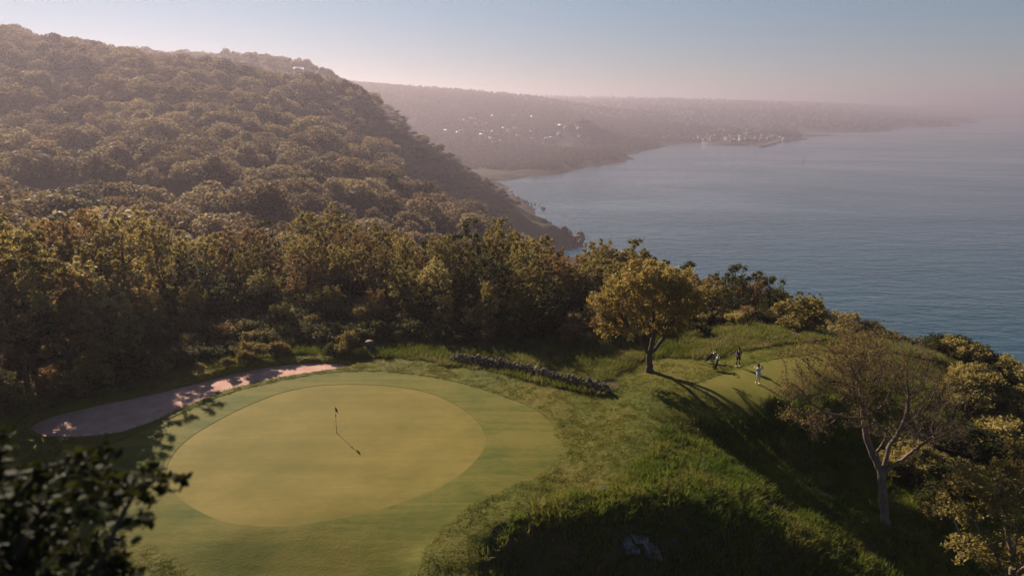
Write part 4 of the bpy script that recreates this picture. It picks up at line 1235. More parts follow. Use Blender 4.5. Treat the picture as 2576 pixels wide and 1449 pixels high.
# red dirt path beside the cliff
m_path = simple("red_dirt", (0.21, 0.095, 0.062), .95, .05, .25, 1.5, .4)
pl = smooth_loop(PATH, .5)
cx, cyy = pl.mean(0)
bm = bmesh.new()
vs_ = [bm.verts.new((q[0], q[1], float(ground_z(np.array([q[0]]), np.array([q[1]]))[0]) + .05)) for q in pl]
f_ = bm.faces.new(vs_); bmesh.ops.triangulate(bm, faces=[f_]); bmesh.ops.subdivide_edges(bm, edges=bm.edges[:], cuts=3, use_grid_fill=True)
for v_ in bm.verts: v_.co.z = float(ground_z(np.array([v_.co.x]), np.array([v_.co.y]))[0]) + .05
bm.normal_update()
for f_ in bm.faces:
    if f_.normal.z < 0: f_.normal_flip()
me = bpy.data.meshes.new("path"); bm.to_mesh(me); bm.free(); me.materials.append(m_path)
tag(obj("path", me), kind="structure")
# ================================================================ far village, hotel, harbour, pines, rocks
def box_pts(x0, x1, y0, y1, z0, z1):
    return np.array([(x0, y0, z0), (x1, y0, z0), (x1, y1, z0), (x0, y1, z0), (x0, y0, z1), (x1, y0, z1), (x1, y1, z1), (x0, y1, z1)], float)
BOXF = np.array([(0, 3, 2, 1), (4, 5, 6, 7), (0, 1, 5, 4), (1, 2, 6, 5), (2, 3, 7, 6), (3, 0, 4, 7)])
def gable(w, d, h, hr, over=.3):
    """roof prism with a little overhang; ridge along x"""
    w2, d2 = w / 2 + over, d / 2 + over
    V = np.array([(-w2, -d2, h - .1), (w2, -d2, h - .1), (w2, d2, h - .1), (-w2, d2, h - .1), (-w2, 0, h + hr), (w2, 0, h + hr)], float)
    return V, [np.array([(0, 1, 5, 4), (2, 3, 4, 5), (0, 3, 2, 1)]), np.array([(0, 4, 3), (1, 2, 5)])]
M_WALL = [simple("white_render", (0.27, 0.245, 0.23), .8), simple("cream_render", (0.18, 0.15, 0.13), .8), simple("red_wood", (0.22, 0.08, 0.06), .85)]
M_ROOF = [simple("red_tiles", (0.20, 0.085, 0.06), .8), simple("grey_slate", (0.12, 0.12, 0.125), .5, .5), simple("pale_metal_roof", (0.22, 0.21, 0.21), .5, .4)]
m_pane = simple("window_pane", (0.03, 0.035, 0.04), .1, .6)
HS = []
for i, (w, d, h, hr) in enumerate([(12, 8, 5, 3.5), (15, 9, 5.5, 4), (10, 8, 6.5, 3.5), (20, 10, 6, 4)]):
    wm = []
    V = box_pts(-w / 2, w / 2, -d / 2, d / 2, -4, h)
    G = np.array([(-w / 2, -d / 2, h), (-w / 2, d / 2, h), (-w / 2, 0, h + hr * .97), (w / 2, -d / 2, h), (w / 2, d / 2, h), (w / 2, 0, h + hr * .97)], float)
    V = np.concatenate([V, G]); Fq = BOXF; Ft = np.array([(8, 10, 9), (11, 12, 13)])
    RV, RF = gable(w, d, h, hr)
    wins = []
    n_ = int(w / 3.2)
    P0 = []
    for k in range(n_):
        xc = -w / 2 + (k + .5) * w / n_
        for sgn in (-1, 1):
            P0.append(box_pts(xc - .5, xc + .5, sgn * d / 2 - .04, sgn * d / 2 + .04, 1.2, 2.7))
    WV = np.concatenate(P0); WF = np.concatenate([BOXF + 8 * q for q in range(len(P0))])
    HS.append((V, [Fq, Ft], RV, RF, WV, WF))
hmesh = {}
def house(x, y, z, kind, wi, ri_, rz, label, group, s=1.0, name="house"):
    key = (kind, wi, ri_)
    if key not in hmesh:
        V, F, RV, RF, WV, WF = HS[kind]
        hmesh[key] = (mesh_np("wall", V, F, M_WALL[wi]), mesh_np("roof", RV, RF, M_ROOF[ri_]), mesh_np("windows", WV, WF, m_pane))
    wm_, rm_, pm_ = hmesh[key]
    t = thing(name, label, "house", (x, y, z), rz, group, s)
    wo_ = obj("wall", wm_, t); obj("roof", rm_, t); tag(obj("window_row", pm_, t), kind="stuff")
    return t
def far_ground(u, v, y0=1150, y1=9000):
    """where the line of sight through a survey point meets the far country"""
    r = ray(u, v)
    ts = np.geomspace(y0, y1, 900)
    X_ = r[0] / r[1] * ts; Z_ = CAM_H + r[2] / r[1] * ts
    G_ = far_z(X_, ts)
    k = np.where(Z_ < G_)[0]
    i = k[0] if len(k) else len(ts) - 1
    return np.array([X_[i], ts[i], G_[i]])
random.seed(21)
for i in range(120):
    u = random.gauss(1800, 105); v = 362 - abs(random.gauss(0, 13)) - (5 if u > 1770 else 8)
    if not 1590 < u < 2000 or v < 322: continue
    p = far_ground(u, v)
    if p[2] < SEA_Z + 2: p[2] = SEA_Z + 2
    wi = random.choices([0, 1, 2], [6, 3, 1])[0]
    house(p[0], p[1], p[2], random.randrange(4), wi, random.choices([0, 1, 2], [5, 3, 2])[0], random.uniform(0, 3.14), ["tiny white house in the hazy village by the harbour", "tiny cream house in the hazy village by the harbour", "tiny dark red house in the hazy village by the harbour"][wi], "houses of the harbour village", random.uniform(.65, 1.0))
for i in range(55):
    u = random.uniform(1100, 1470); v = random.uniform(282, 372) 
    if (u - 1100) * .25 + 280 < v - 60: continue
    p = far_ground(u, v)
    wi = random.choices([0, 1, 2], [6, 3, 1])[0]
    house(p[0], p[1], p[2] + 1.5, random.randrange(4), wi, random.choices([0, 1, 2], [4, 3, 3])[0], random.uniform(0, 3.14), ["tiny white house scattered on the hazy wooded slope across the bay", "tiny cream house scattered on the hazy wooded slope across the bay", "tiny dark red house scattered on the hazy wooded slope across the bay"][wi], "houses on the slope across the bay", random.uniform(.7, 1.05))
# hotel on the knoll
HS_ = .72
p = at_y(1467, 318, 1920); p[2] = float(far_z(np.array([p[0]]), np.array([p[1]]))[0])
t = thing("hotel", "big hotel with steep roofs and a spire on the knoll across the bay", "hotel", p, .15, None, HS_)
w_ = obj("wall", mesh_np("wall", np.concatenate([box_pts(-30, 30, -8, 8, -6, 11), box_pts(-24, -10, -11, 9, -6, 13), box_pts(8, 24, -11, 9, -6, 13)]), np.concatenate([BOXF, BOXF + 8, BOXF + 16]), simple("hotel_render", (0.09, 0.07, 0.065), .9, .1)), t)
for k in range(12):
    for fl_ in range(3):
        xk = -27 + k * 4.9
        fy = -11 if (-24 < xk < -10 or 8 < xk < 24) else -8
        obj("window", mesh_np("window", box_pts(xk - .7, xk + .7, fy - .08, fy + .05, 1 + fl_ * 3.4, 3 + fl_ * 3.4), BOXF, m_pane), w_)
m_hroof = simple('hotel_roof', (0.035, 0.03, 0.03), .9, .1)
RV, RF = gable(60, 16, 11, 13, .8)
r_ = obj("roof", mesh_np("roof", RV, RF, m_hroof), t)
for xc in (-17, 16):
    V = np.array([(xc - 8, -11.6, 12.9), (xc + 8, -11.6, 12.9), (xc + 8, 9, 12.9), (xc - 8, 9, 12.9), (xc, -11.6, 23), (xc, 6, 23)], float)
    obj("gable", mesh_np("gable", V, [np.array([(0, 4, 5, 3), (1, 2, 5, 4), (0, 3, 2, 1)]), np.array([(0, 1, 4), (2, 3, 5)])], m_hroof), r_)
th = np.arange(8) * math.pi / 4
V = np.concatenate([np.stack([np.cos(th) * 4, np.sin(th) * 4, np.full(8, 10)], 1), np.stack([np.cos(th) * 4, np.sin(th) * 4, np.full(8, 23)], 1), np.stack([np.cos(th) * 4.6, np.sin(th) * 4.6, np.full(8, 23)], 1), np.stack([np.cos(th) * 1.6, np.sin(th) * 1.6, np.full(8, 29)], 1), [[0, 0, 41]]])
i8 = np.arange(8); j8 = (i8 + 1) % 8
F = [np.concatenate([np.stack([i8 + 8 * k, j8 + 8 * k, j8 + 8 * k + 8, i8 + 8 * k + 8], 1) for k in range(3)]), np.stack([i8 + 24, j8 + 24, np.full(8, 32)], 1)]
obj("spire", mesh_np("spire", V, F, m_hroof), t)
# far woods as one mass
rs = np.random.default_rng(8)
ux = np.concatenate([rs.uniform(880, 2560, 9000), rs.uniform(900, 1750, 15000)])
fx, fy = [], []
an = np.arctan2(ux - 1288, FPX); rr = np.concatenate([np.exp(rs.uniform(math.log(1180), math.log(6500), 9000)), rs.uniform(1180, 2700, 15000)])
fx, fy = rr * np.sin(an) * 1.0, rr * np.cos(an)
fz = far_z(fx, fy)
kk = (fz > SEA_Z + 3.5) & (fbm(fx, fy, 260, 91, 3) > -.55)
fx, fy, fz = fx[kk], fy[kk], fz[kk]
nf = len(fx)
sc_ = np.clip(fy / 2400, .6, 2.6) * rs.uniform(.75, 1.3, nf)
tmpl = []
def coarse(seed, r=5.0):
    q = np.random.default_rng(seed)
    C = q.normal(0, 1, (160, 3)); C /= np.linalg.norm(C, axis=1)[:, None]; C[:, 2] = np.abs(C[:, 2]) * 1.0
    C = C * q.uniform(.7, 1.05, (160, 1)) * [r, r, 8] + [0, 0, 1]
    V, F = leaf_quads(C, 2.4, q, .5, .4, 1.2)
    return mesh_np("far_crown", V, F, LM['far'])
tmpl = [coarse(1), coarse(2, 6), coarse(3, 4)]
scatter("far_woodland", np.stack([fx, fy, fz], 1), np.stack([np.zeros(nf), np.zeros(nf), rs.uniform(0, 6.28, nf)], 1), np.repeat(sc_[:, None], 3, 1), rs.integers(0, 3, nf), tmpl, label="hazy woodland on the far coast across the bay", cat="wood")
# harbour moles
m_mole = simple("mole_stone", (0.10, 0.085, 0.08), .95, .1, .3, .2)
def mole(pts, w, label):
    L_ = np.array([at_z(u, v, SEA_Z)[:2] for u, v in pts])
    tg = np.gradient(L_, axis=0); tg /= np.linalg.norm(tg, axis=1)[:, None]
    nm = np.stack([-tg[:, 1], tg[:, 0]], 1)
    prof = [(-w, SEA_Z - 3), (-w * .6, SEA_Z + 4), (w * .6, SEA_Z + 4), (w, SEA_Z - 3)]
    V = np.array([[*(c + n_ * o), z] for c, n_ in zip(L_, nm) for o, z in prof])
    F = np.concatenate([[(i * 4 + j, i * 4 + j + 4, i * 4 + j + 5, i * 4 + j + 1) for j in range(3)] for i in range(len(L_) - 1)] + [[(0, 1, 2, 3), (len(V) - 1, len(V) - 2, len(V) - 3, len(V) - 4)]])
    tag(obj("harbour_mole", mesh_np("harbour_mole", V, F, m_mole)), label, "mole", "harbour moles")
mole([(1960, 357), (1945, 362), (1928, 367), (1915, 371)], 12, "dark stone harbour mole jutting left into the bay from the point")
mole([(1772, 361), (1785, 364), (1830, 365), (1880, 364.5)], 12, "long straight stone quay in front of the village houses")
# sea mark
p = at_z(2022, 403, SEA_Z)
t = thing("sea_mark", "thin dark sea mark standing alone in the bay", "beacon", p)
def cyl(r0, r1, z0, z1, n=8):
    th = np.arange(n) * 2 * math.pi / n
    V = np.concatenate([np.stack([np.cos(th) * r0, np.sin(th) * r0, np.full(n, z0)], 1), np.stack([np.cos(th) * r1, np.sin(th) * r1, np.full(n, z1)], 1)])
    i = np.arange(n); j = (i + 1) % n
    return V, [np.stack([i, j, j + n, i + n], 1), np.arange(n)[None, ::-1], (np.arange(n) + n)[None]]
m_dkmetal = simple("dark_paint", (0.03, 0.03, 0.032), .6)
obj("pole", mesh_np("pole", *cyl(.55, .4, -3, 11), m_dkmetal), t)
obj("top_mark", mesh_np("top_mark", *cyl(.9, .1, 11, 14), m_dkmetal), t)
# pines on the ridge
def pine(u, v, Y, h, label, lean):
    b = at_y(u, v, Y); b[2] = float(hill_z(np.array([b[0]]), np.array([b[1]]))[0])
    rs_ = np.random.default_rng(int(u))
    t = thing("pine_tree", label, "tree", b, 0, "pines on the ridge")
    nb = 9
    P = [(0, 0, -1.5)]; PAR = [-1]
    for i in range(1, 11): P.append((lean * (i / 10) ** 1.5, 0, h * i / 10)); PAR.append(len(P) - 2)
    C = []
    for i in range(nb):
        k = 4 + i * 6 // nb
        z = h * k / 10; a = rs_.uniform(0, 6.28); ln = h * .36 * rs_.uniform(.55, 1.0) * (1.1 - .35 * (k - 4) / 6)
        b0 = np.array(P[k]); tip_ = b0 + [math.cos(a) * ln, math.sin(a) * ln * .6, ln * .25]
        P.append(tuple((b0 + tip_) / 2)); PAR.append(k); P.append(tuple(tip_)); PAR.append(len(P) - 2)
        n_ = 70
        C.append(tip_ + rs_.normal(0, 1, (n_, 3)) * [h * .10, h * .10, h * .022]); C.append((b0 + tip_) / 2 + rs_.normal(0, 1, (n_ // 2, 3)) * [h * .08, h * .08, h * .018])
    C.append(np.array(P[10]) + rs_.normal(0, 1, (120, 3)) * [h * .11, h * .11, h * .03])
    P = np.array(P); R = np.where(np.arange(len(P)) <= 10, .28 - .02 * np.arange(len(P)).clip(0, 10), .07)
    V, F = tubes(P, np.array(PAR), R, 6, 4, .1)
    obj("trunk", mesh_np("trunk", V, F, m_bark), t)
    V, F = leaf_quads(np.concatenate(C), .55, rs_, .8, .4, 1.3)
    obj("crown", mesh_np("crown", V, F, LM['pine']), t)
pine(1000, 300, 615, 14, "tall flat topped dark pine standing out on the ridge", .5)
pine(1011, 302, 618, 11, "lower pine close behind the tall one on the ridge", 1.5)
pine(962, 282, 620, 8, "small pine left of the tall pine on the ridge", -.6)
# boulders of the rocky point and shore
def rock_mesh(seed, sub=2, rough=.32):
    bm = bmesh.new(); bmesh.ops.create_icosphere(bm, subdivisions=sub, radius=1.0)
    q = np.random.default_rng(seed); ax = q.normal(0, 1, (7, 3)); ax /= np.linalg.norm(ax, axis=1)[:, None]; dd = q.uniform(.55, .9, 7)
    for v in bm.verts:
        c = np.array(v.co)
        for a_, d_ in zip(ax, dd):
            s = c @ a_
            if s > d_: c = c - a_ * (s - d_) * .9
        c = c * (1 + q.uniform(-rough, rough) * .3)
        v.co = c
    me = bpy.data.meshes.new("rock"); bm.to_mesh(me); bm.free()
    return me
m_rock = simple("dark_shore_rock", (0.085, 0.058, 0.055), .9, .2, .45, .6, .8)
RK = []
for i in range(5):
    me = rock_mesh(200 + i); me.materials.append(m_rock); RK.append(me)
random.seed(31)
for i in range(95):
    k = random.random()
    if k < .7:
        t_ = random.random()
        u = 1345 + t_ * 132 + random.uniform(-14, 8); v = 556 + t_ * 55 + random.uniform(-6, 22)
    else:
        u = random.uniform(1262, 1372); v = np.interp(u, [1262, 1290, 1360, 1372], [478, 497, 518, 524]) + random.uniform(-2, 6)
    q = at_z(u, v, SEA_Z)
    z = max(float(hill_z(np.array([q[0]]), np.array([q[1]]))[0]), SEA_Z - 1)
    s = random.uniform(1.6, 5.0) if k < .7 else random.uniform(1.0, 2.6)
    o = obj("rock", RK[i % 5], None, (q[0], q[1], z + .1 * s), (random.uniform(0, 3), random.uniform(0, 3), random.uniform(0, 6)), (s, s * random.uniform(.7, 1.2), s * random.uniform(.6, .9)))
    tag(o, "dark boulder of the rocky point below the hill" if k < .7 else "small dark rock on the shore behind the rocky point", "rock", "rocks of the rocky point" if k < .7 else "rocks of the back shore")
# ================================================================ golf course furniture
m_white = simple("white_paint", (0.75, 0.75, 0.72), .5)
m_black = simple("black_cloth", (0.012, 0.012, 0.014), .8)
m_red = simple("red_cloth", (0.62, 0.05, 0.05), .7)
m_pole = simple("pole_yellow", (0.42, 0.32, 0.10), .4)
m_steel = simple("steel", (0.45, 0.45, 0.47), .3, .5, metallic=1.0)
m_rub = simple("rubber", (0.02, 0.02, 0.02), .9)
def tube_between(a, b, r0, r1=None, n=8):
    a = np.array(a, float); b = np.array(b, float); r1 = r0 if r1 is None else r1
    d = b - a; L_ = np.linalg.norm(d); d /= L_
    ref = np.array([0, 0, 1.]) if abs(d[2]) < .9 else np.array([1., 0, 0])
    x = np.cross(d, ref); x /= np.linalg.norm(x); y = np.cross(d, x)
    th = np.arange(n) * 2 * math.pi / n
    ring = np.cos(th)[:, None] * x + np.sin(th)[:, None] * y
    V = np.concatenate([a + ring * r0, b + ring * r1])
    i = np.arange(n); j = (i + 1) % n
    return V, [np.stack([i, j, j + n, i + n], 1), np.arange(n)[None, ::-1], (np.arange(n) + n)[None]]
def join(parts):
    V = []; Fs = {}; nv = 0
    for v, f in parts:
        for q in (f if isinstance(f, list) else [f]):
            q = np.asarray(q); Fs.setdefault(q.shape[1], []).append(q + nv)
        V.append(v); nv += len(v)
    return np.concatenate(V), [np.concatenate(q) for q in Fs.values()]
def torus(c, axis, R, r, n=18, m=6):
    axis = np.array(axis, float); axis /= np.linalg.norm(axis)
    ref = np.array([0, 0, 1.]) if abs(axis[2]) < .9 else np.array([1., 0, 0])
    x = np.cross(axis, ref); x /= np.linalg.norm(x); y = np.cross(axis, x)
    V = []
    for i in range(n):
        a = 2 * math.pi * i / n; rd = math.cos(a) * x + math.sin(a) * y
        for j in range(m):
            b = 2 * math.pi * j / m
            V.append(np.array(c) + rd * (R + r * math.cos(b)) + axis * r * math.sin(b))
    F = [(i * m + j, ((i + 1) % n) * m + j, ((i + 1) % n) * m + (j + 1) % m, i * m + (j + 1) % m) for i in range(n) for j in range(m)]
    return np.array(V), np.array(F)
# flagstick
fp = at_z(847.5, 1091, 0); fp[2] = float(near_z(np.array([fp[0]]), np.array([fp[1]]))[0])
t = thing("flagstick", "flagstick with black flag and small red marker on the putting green", "flagstick", fp)
obj("pole", mesh_np("pole", *tube_between((0, 0, -.05), (0, 0, .62), .018), m_black), t)
obj("pole", mesh_np("pole", *tube_between((0, 0, .62), (0, 0, 2.15), .014), m_pole), t)
def cloth(w, h, z, mat, nm, sgn=1, droop=.5):
    nx, nz = 8, 7; V = []
    for i in range(nx):
        for k in range(nz):
            s = i / (nx - 1); q = k / (nz - 1)
            V.append((sgn * (w * .34 * s) + .02 * sgn, .05 * math.sin(s * 7) * s, z - q * h * (1 - .15 * s) - droop * s * s * w))
    V = np.array(V); F = grid_faces(nx, nz)
    V2 = V + [0, .006, 0]
    o = obj(nm, mesh_np(nm, np.concatenate([V, V2]), np.concatenate([F, F[:, ::-1] + len(V)]), mat, True), t)
    return o
cloth(.42, .34, 2.13, m_black, "flag", 1, .55)
V, F = rock_mesh(3, 1, .05), None
V.materials.append(m_red)
o = obj("pin_marker", V, t, loc=(0, 0, 1.43), scale=(.065, .065, .10))
V, F = cyl(.056, .056, -.12, .004, 16)
obj("cup", mesh_np("cup", V, F, m_black), t)
# tee marker
q = on_ground(1846.5, 943.5)
t = thing("tee_marker", "small dark tee marker post at the edge of the tee", "marker", q)
obj("post", mesh_np("post", *tube_between((0, 0, -.1), (0, 0, .2), .035, .03), m_black), t)
obj("plate", mesh_np("plate", box_pts(-.08, .08, -.03, .03, .16, .24), BOXF, m_black), t)
# tree stump
q = on_ground(930, 884)
m_cut = simple("cut_wood", (0.17, 0.125, 0.105), .9, .1, .25, 9)
t = thing("tree_stump", "dark tall tree stump with pale sawn top at the wood's edge", "stump", q)
n_, prof = 18, [(.62, -.3), (.56, .05), (.46, .35), (.43, .7), (.42, 1.02), (.40, 1.1)]
V = []
for r_, z_ in prof:
    for i in range(n_):
        a = i * 2 * math.pi / n_; k = 1 + .12 * math.sin(3 * a + z_ * 2) + .06 * math.sin(7 * a) + (.25 * max(0, math.sin(5 * a)) if z_ < .2 else 0)
        V.append((math.cos(a) * r_ * k, math.sin(a) * r_ * k, z_))
V = np.array(V)
obj("trunk", mesh_np("trunk", V, [grid_faces(len(prof), n_), np.array([(i * n_ + n_ - 1, (i + 1) * n_ + n_ - 1, (i + 1) * n_, i * n_) for i in range(len(prof) - 1)])], m_bark), t)
top = V[-n_:] * [1.02, 1.02, 1] + [0, 0, .004]
obj("sawn_top", mesh_np("sawn_top", np.concatenate([top, top - [0, 0, .06]]), [np.arange(n_)[None], np.array([(i, i + n_, (i + 1) % n_ + n_, (i + 1) % n_) for i in range(n_)])], m_cut), t)
# ---- dry stone wall
m_stone = simple("wall_stone", (0.075, 0.062, 0.055), .95, .1, .5, 3.0, .6)
m_stone2 = simple("pale_wall_stone", (0.13, 0.11, 0.098), .95, .1, .4, 3.0, .6)
SM = []
for i in range(6):
    me = rock_mesh(300 + i, 1, .5); me.materials.append(m_stone if i < 4 else m_stone2); SM.append(me)
wl_px = [(1128, 908), (1180, 913), (1240, 922), (1300, 935), (1360, 951), (1420, 966), (1480, 978), (1520, 985), (1545, 989)]
wline = smooth_loop([on_ground(u, v)[:2] for u, v in wl_px], .1, False)
sl = np.concatenate([[0], np.cumsum(np.linalg.norm(np.diff(wline, axis=0), axis=1))])
b0 = on_ground(*wl_px[4])
wt = thing("dry_stone_wall", "low ruined dry stone wall curving between the green and the golden tree", "wall", b0)
random.seed(77)
for course in range(5):
    s = random.uniform(0, .3)
    while s < sl[-1]:
        t_ = s / sl[-1]
        hmax = np.interp(t_, [0, .06, .3, .6, .9, 1], [.4, .85, .95, .95, .9, .3]) + random.uniform(-.12, .12)
        zc = .1 + course * .21
        if zc < hmax:
            x = np.interp(s, sl, wline[:, 0]); y = np.interp(s, sl, wline[:, 1])
            gz = float(near_z(np.array([x]), np.array([y]))[0]) + .06
            for side in (-1, 1):
                if course >= 3 and side == 1 and random.random() < .5: continue
                sx = random.uniform(.17, .27)
                obj("stone", SM[random.randrange(6)], wt, (x + side * -.0 + random.uniform(-.04, .04) - b0[0], y + side * .17 + random.uniform(-.05, .05) - b0[1], gz + zc - b0[2]), (random.uniform(-.3, .3), random.uniform(-.3, .3), random.uniform(0, 3.1)), (sx, random.uniform(.14, .22), random.uniform(.10, .15)))
        s += random.uniform(.32, .44)
# grass growing against the wall foot
# ---- rock outcrop in the shaded bank
m_grey, nt, N, L, out = mat_new("pale_grey_rock")
rkn = noise(nt, 1.6, 8, .7); rk2 = noise(nt, 5, 4, .6, None, (2.5, 1, .5))
p = principled(nt, ramp(nt, math_n(nt, 'MULTIPLY_ADD', rk2, .4, math_n(nt, 'MULTIPLY', rkn, .6)), [(.40, (.03, .026, .022)), (.5, (.12, .11, .105)), (.66, (.36, .335, .33))]), .9, .2, bump(nt, rkn, .8, .15)); L.new(p.outputs[0], out.inputs[0])
CR_UY = [(float(proj(*c_)[0]), float(c_[1])) for c_ in crest[2:]]
for i, (u, v, sx, sz, lab) in enumerate([(1575, 1385, 1.0, .75, "broad pale grey rock face in the dark front bank"), (1640, 1395, .9, .9, "tall pale streaked rock at the right of the outcrop in the front bank"), (1610, 1365, .7, .4, "flat pale rock on top of the outcrop in the front bank"), (1700, 1372, .35, .25, "small pale rock beside the outcrop in the front bank"), (1487, 1427, .3, .2, "small pale stone low on the left of the front bank")]):
    q = at_y(u, v, np.interp(u, [q_[0] for q_ in CR_UY], [q_[1] for q_ in CR_UY]) - .55)
    bm = bmesh.new(); bmesh.ops.create_icosphere(bm, subdivisions=5, radius=1)
    rq = np.random.default_rng(i + 400); ax = rq.normal(0, 1, (12, 3)); ax /= np.linalg.norm(ax, axis=1)[:, None]; dd = rq.uniform(.5, .9, 12)
    for v_ in bm.verts:
        c = np.array(v_.co)
        for a_, d_ in zip(ax, dd):
            s_ = c @ a_
            if s_ > d_: c = c - a_ * (s_ - d_) * .92
        pv_ = Vector((c[0] * 2.6 + i * 7, c[1] * 2.6, c[2] * 1.1))
        n1 = mnoise.ridged_multi_fractal(pv_, .9, 2.1, 5, 1.0, 2.0) - 1.2
        v_.co = c * (1 + n1 * .20)
    me = bpy.data.meshes.new("rock_outcrop"); bm.to_mesh(me); bm.free(); me.materials.append(m_grey)
    tag(obj("rock_outcrop", me, None, (q[0], q[1] + .45, q[2]), (rq.uniform(-.2, .2), rq.uniform(-.2, .2), rq.uniform(-.4, .4)), (sx, sx * .7, sz)), lab, "rock", "rocks of the bank outcrop")

# ================================================================ people
def skin(name, pts, edges, mat, parent, sub=2):
    """pts: list of (x,y,z,r) or (x,y,z,rx,ry)"""
    me = bpy.data.meshes.new(name)
    me.from_pydata([p[:3] for p in pts], edges, [])
    o = bpy.data.objects.new(name, me)
    COL.objects.link(o)
    md = o.modifiers.new("skin", 'SKIN'); md.use_smooth_shade = True
    for i, p in enumerate(pts):
        sv = me.skin_vertices[0].data[i]
        sv.radius = (p[3], p[4] if len(p) > 4 else p[3]); sv.use_root = (i == 0)
    s_ = o.modifiers.new("sub", 'SUBSURF'); s_.levels = sub; s_.render_levels = sub
    dg = bpy.context.evaluated_depsgraph_get()
    m2 = bpy.data.meshes.new_from_object(o.evaluated_get(dg))
    bpy.data.objects.remove(o, do_unlink=True)
    m2.name = name
    m2.materials.clear(); m2.materials.append(mat)
    for f in m2.polygons: f.use_smooth = True
    return obj(name, m2, parent)
m_skin = simple("skin", (0.36, 0.19, 0.12), .6, .3)
m_hair = simple("dark_hair", (0.02, 0.014, 0.010), .7)
m_lblue = simple("light_blue_polo", (0.40, 0.50, 0.58), .85)
m_lshort = simple("pale_shorts", (0.55, 0.50, 0.48), .85)
m_vest = simple("dark_vest", (0.016, 0.015, 0.017), .85)
m_sleeve = simple("pale_sleeves", (0.5, 0.42, 0.38), .85)
def person(name, label, loc, rz, J, mats):
    """J: joint positions; one continuous body mesh, clothes as children"""
    t = thing(name, label, "person", loc, rz)
    pts, ed, ix = [], [], {}
    def add(k, r, prev=None):
        ix[k] = len(pts); pts.append((*J[k], *r) if hasattr(r, '__len__') else (*J[k], r))
        if prev: ed.append((ix[prev], ix[k]))
    add('pelvis', (.145, .105)); add('waist', (.13, .095), 'pelvis'); add('chest', (.165, .11), 'waist'); add('neck', .055, 'chest'); add('chin', .07, 'neck'); add('head', (.082, .098), 'chin'); add('crown', (.06, .07), 'head')
    for s in 'LR':
        add('hip' + s, .09, 'pelvis'); add('knee' + s, .058, 'hip' + s); add('calf' + s, .056, 'knee' + s); add('ankle' + s, .036, 'calf' + s); add('toe' + s, .036, 'ankle' + s)
        add('sh' + s, .062, 'chest'); add('el' + s, .042, 'sh' + s); add('wr' + s, .030, 'el' + s); add('hand' + s, .038, 'wr' + s)
    skin("body", pts, ed, m_skin, t)
    # fingers: four unequal fingers and a thumb per hand
    for s in 'LR':
        h = np.array(J['hand' + s]); d = h - np.array(J['wr' + s]); d /= np.linalg.norm(d)
        sd = np.cross(d, [0, 1, 0.2]); sd /= np.linalg.norm(sd) + 1e-9
        fpts, fed = [(*(h - d * .01), .022)], []
        for k, ln in zip((-1.5, -.5, .5, 1.5), (.065, .075, .07, .055)):
            a_ = len(fpts); b_ = h + d * .02 + sd * k * .018
            fpts += [(*b_, .010), (*(b_ + d * ln * .6), .009), (*(b_ + d * ln * .75 + np.array([0, -.03, -.01])), .008)]
            fed += [(0, a_), (a_, a_ + 1), (a_ + 1, a_ + 2)]
        a_ = len(fpts); b_ = h - d * .015 - sd * .035
        fpts += [(*b_, .011), (*(b_ + d * .035 - sd * .012), .009)]; fed += [(0, a_), (a_, a_ + 1)]
        skin("hand", fpts, fed, m_skin, t, 1)
    up = lambda k, dz=0: (J[k][0], J[k][1], J[k][2] + dz)
    skin("shirt", [(*up('pelvis', .02), .158, .12), (*up('waist'), .148, .115), (*up('chest'), .182, .13), (*up('chest', .1), .11, .09),
                   (*J['shL'], .08), (*(np.array(J['shL']) * .35 + np.array(J['elL']) * .65), .066), (*J['shR'], .08), (*(np.array(J['shR']) * .35 + np.array(J['elR']) * .65), .066)], [(0, 1), (1, 2), (2, 3), (2, 4), (4, 5), (2, 6), (6, 7)], mats['shirt'], t)
    if 'sleeve' in mats:
        for s in 'LR': skin("sleeve", [(*J['sh' + s], .072), (*J['el' + s], .054), (*J['wr' + s], .038)], [(0, 1), (1, 2)], mats['sleeve'], t)
    fr = mats.get('leg', .85)
    def lerp(a, b, k): return tuple(np.array(J[a]) * (1 - k) + np.array(J[b]) * k)
    skin("shorts", [(*up('pelvis'), .155, .12), (*J['hipL'], .108), (*lerp('hipL', 'kneeL', fr), .084), (*J['hipR'], .108), (*lerp('hipR', 'kneeR', fr), .084)], [(0, 1), (1, 2), (0, 3), (3, 4)], mats['shorts'], t)
    if 'legging' in mats:
        for s in 'LR': skin("legging", [(*J['knee' + s], .066), (*J['calf' + s], .062), (*J['ankle' + s], .046)], [(0, 1), (1, 2)], mats['legging'], t)
    for s in 'LR':
        a_, b_ = np.array(J['ankle' + s]), np.array(J['toe' + s]); dv = b_ - a_
        heel = a_ - np.array([dv[0], dv[1], 0]) * .35 + [0, 0, -.045]
        skin("shoe", [(*heel, .045, .04), (*((heel + b_) / 2), .052, .045), (*b_, .045, .036)], [(0, 1), (1, 2)], m_white, t)
    hd = np.array(J['head'])
    fc = np.array(J.get('face', (0, -1, 0)), float)
    skin("cap", [(*(hd + [0, .01, .055]), .098, .108), (*(hd + [0, .015, .105]), .085, .09), (*(hd + fc * .15 + [0, 0, .06]), .05, .02)], [(0, 1), (0, 2)], m_hair, t)
    # face: nose, eyes, mouth, ears
    sd = np.cross(fc, [0, 0, 1])
    skin("nose", [(*(hd + fc * .088 + [0, 0, .012]), .012), (*(hd + fc * .112 + [0, 0, -.02]), .016)], [(0, 1)], m_skin, t, 1)
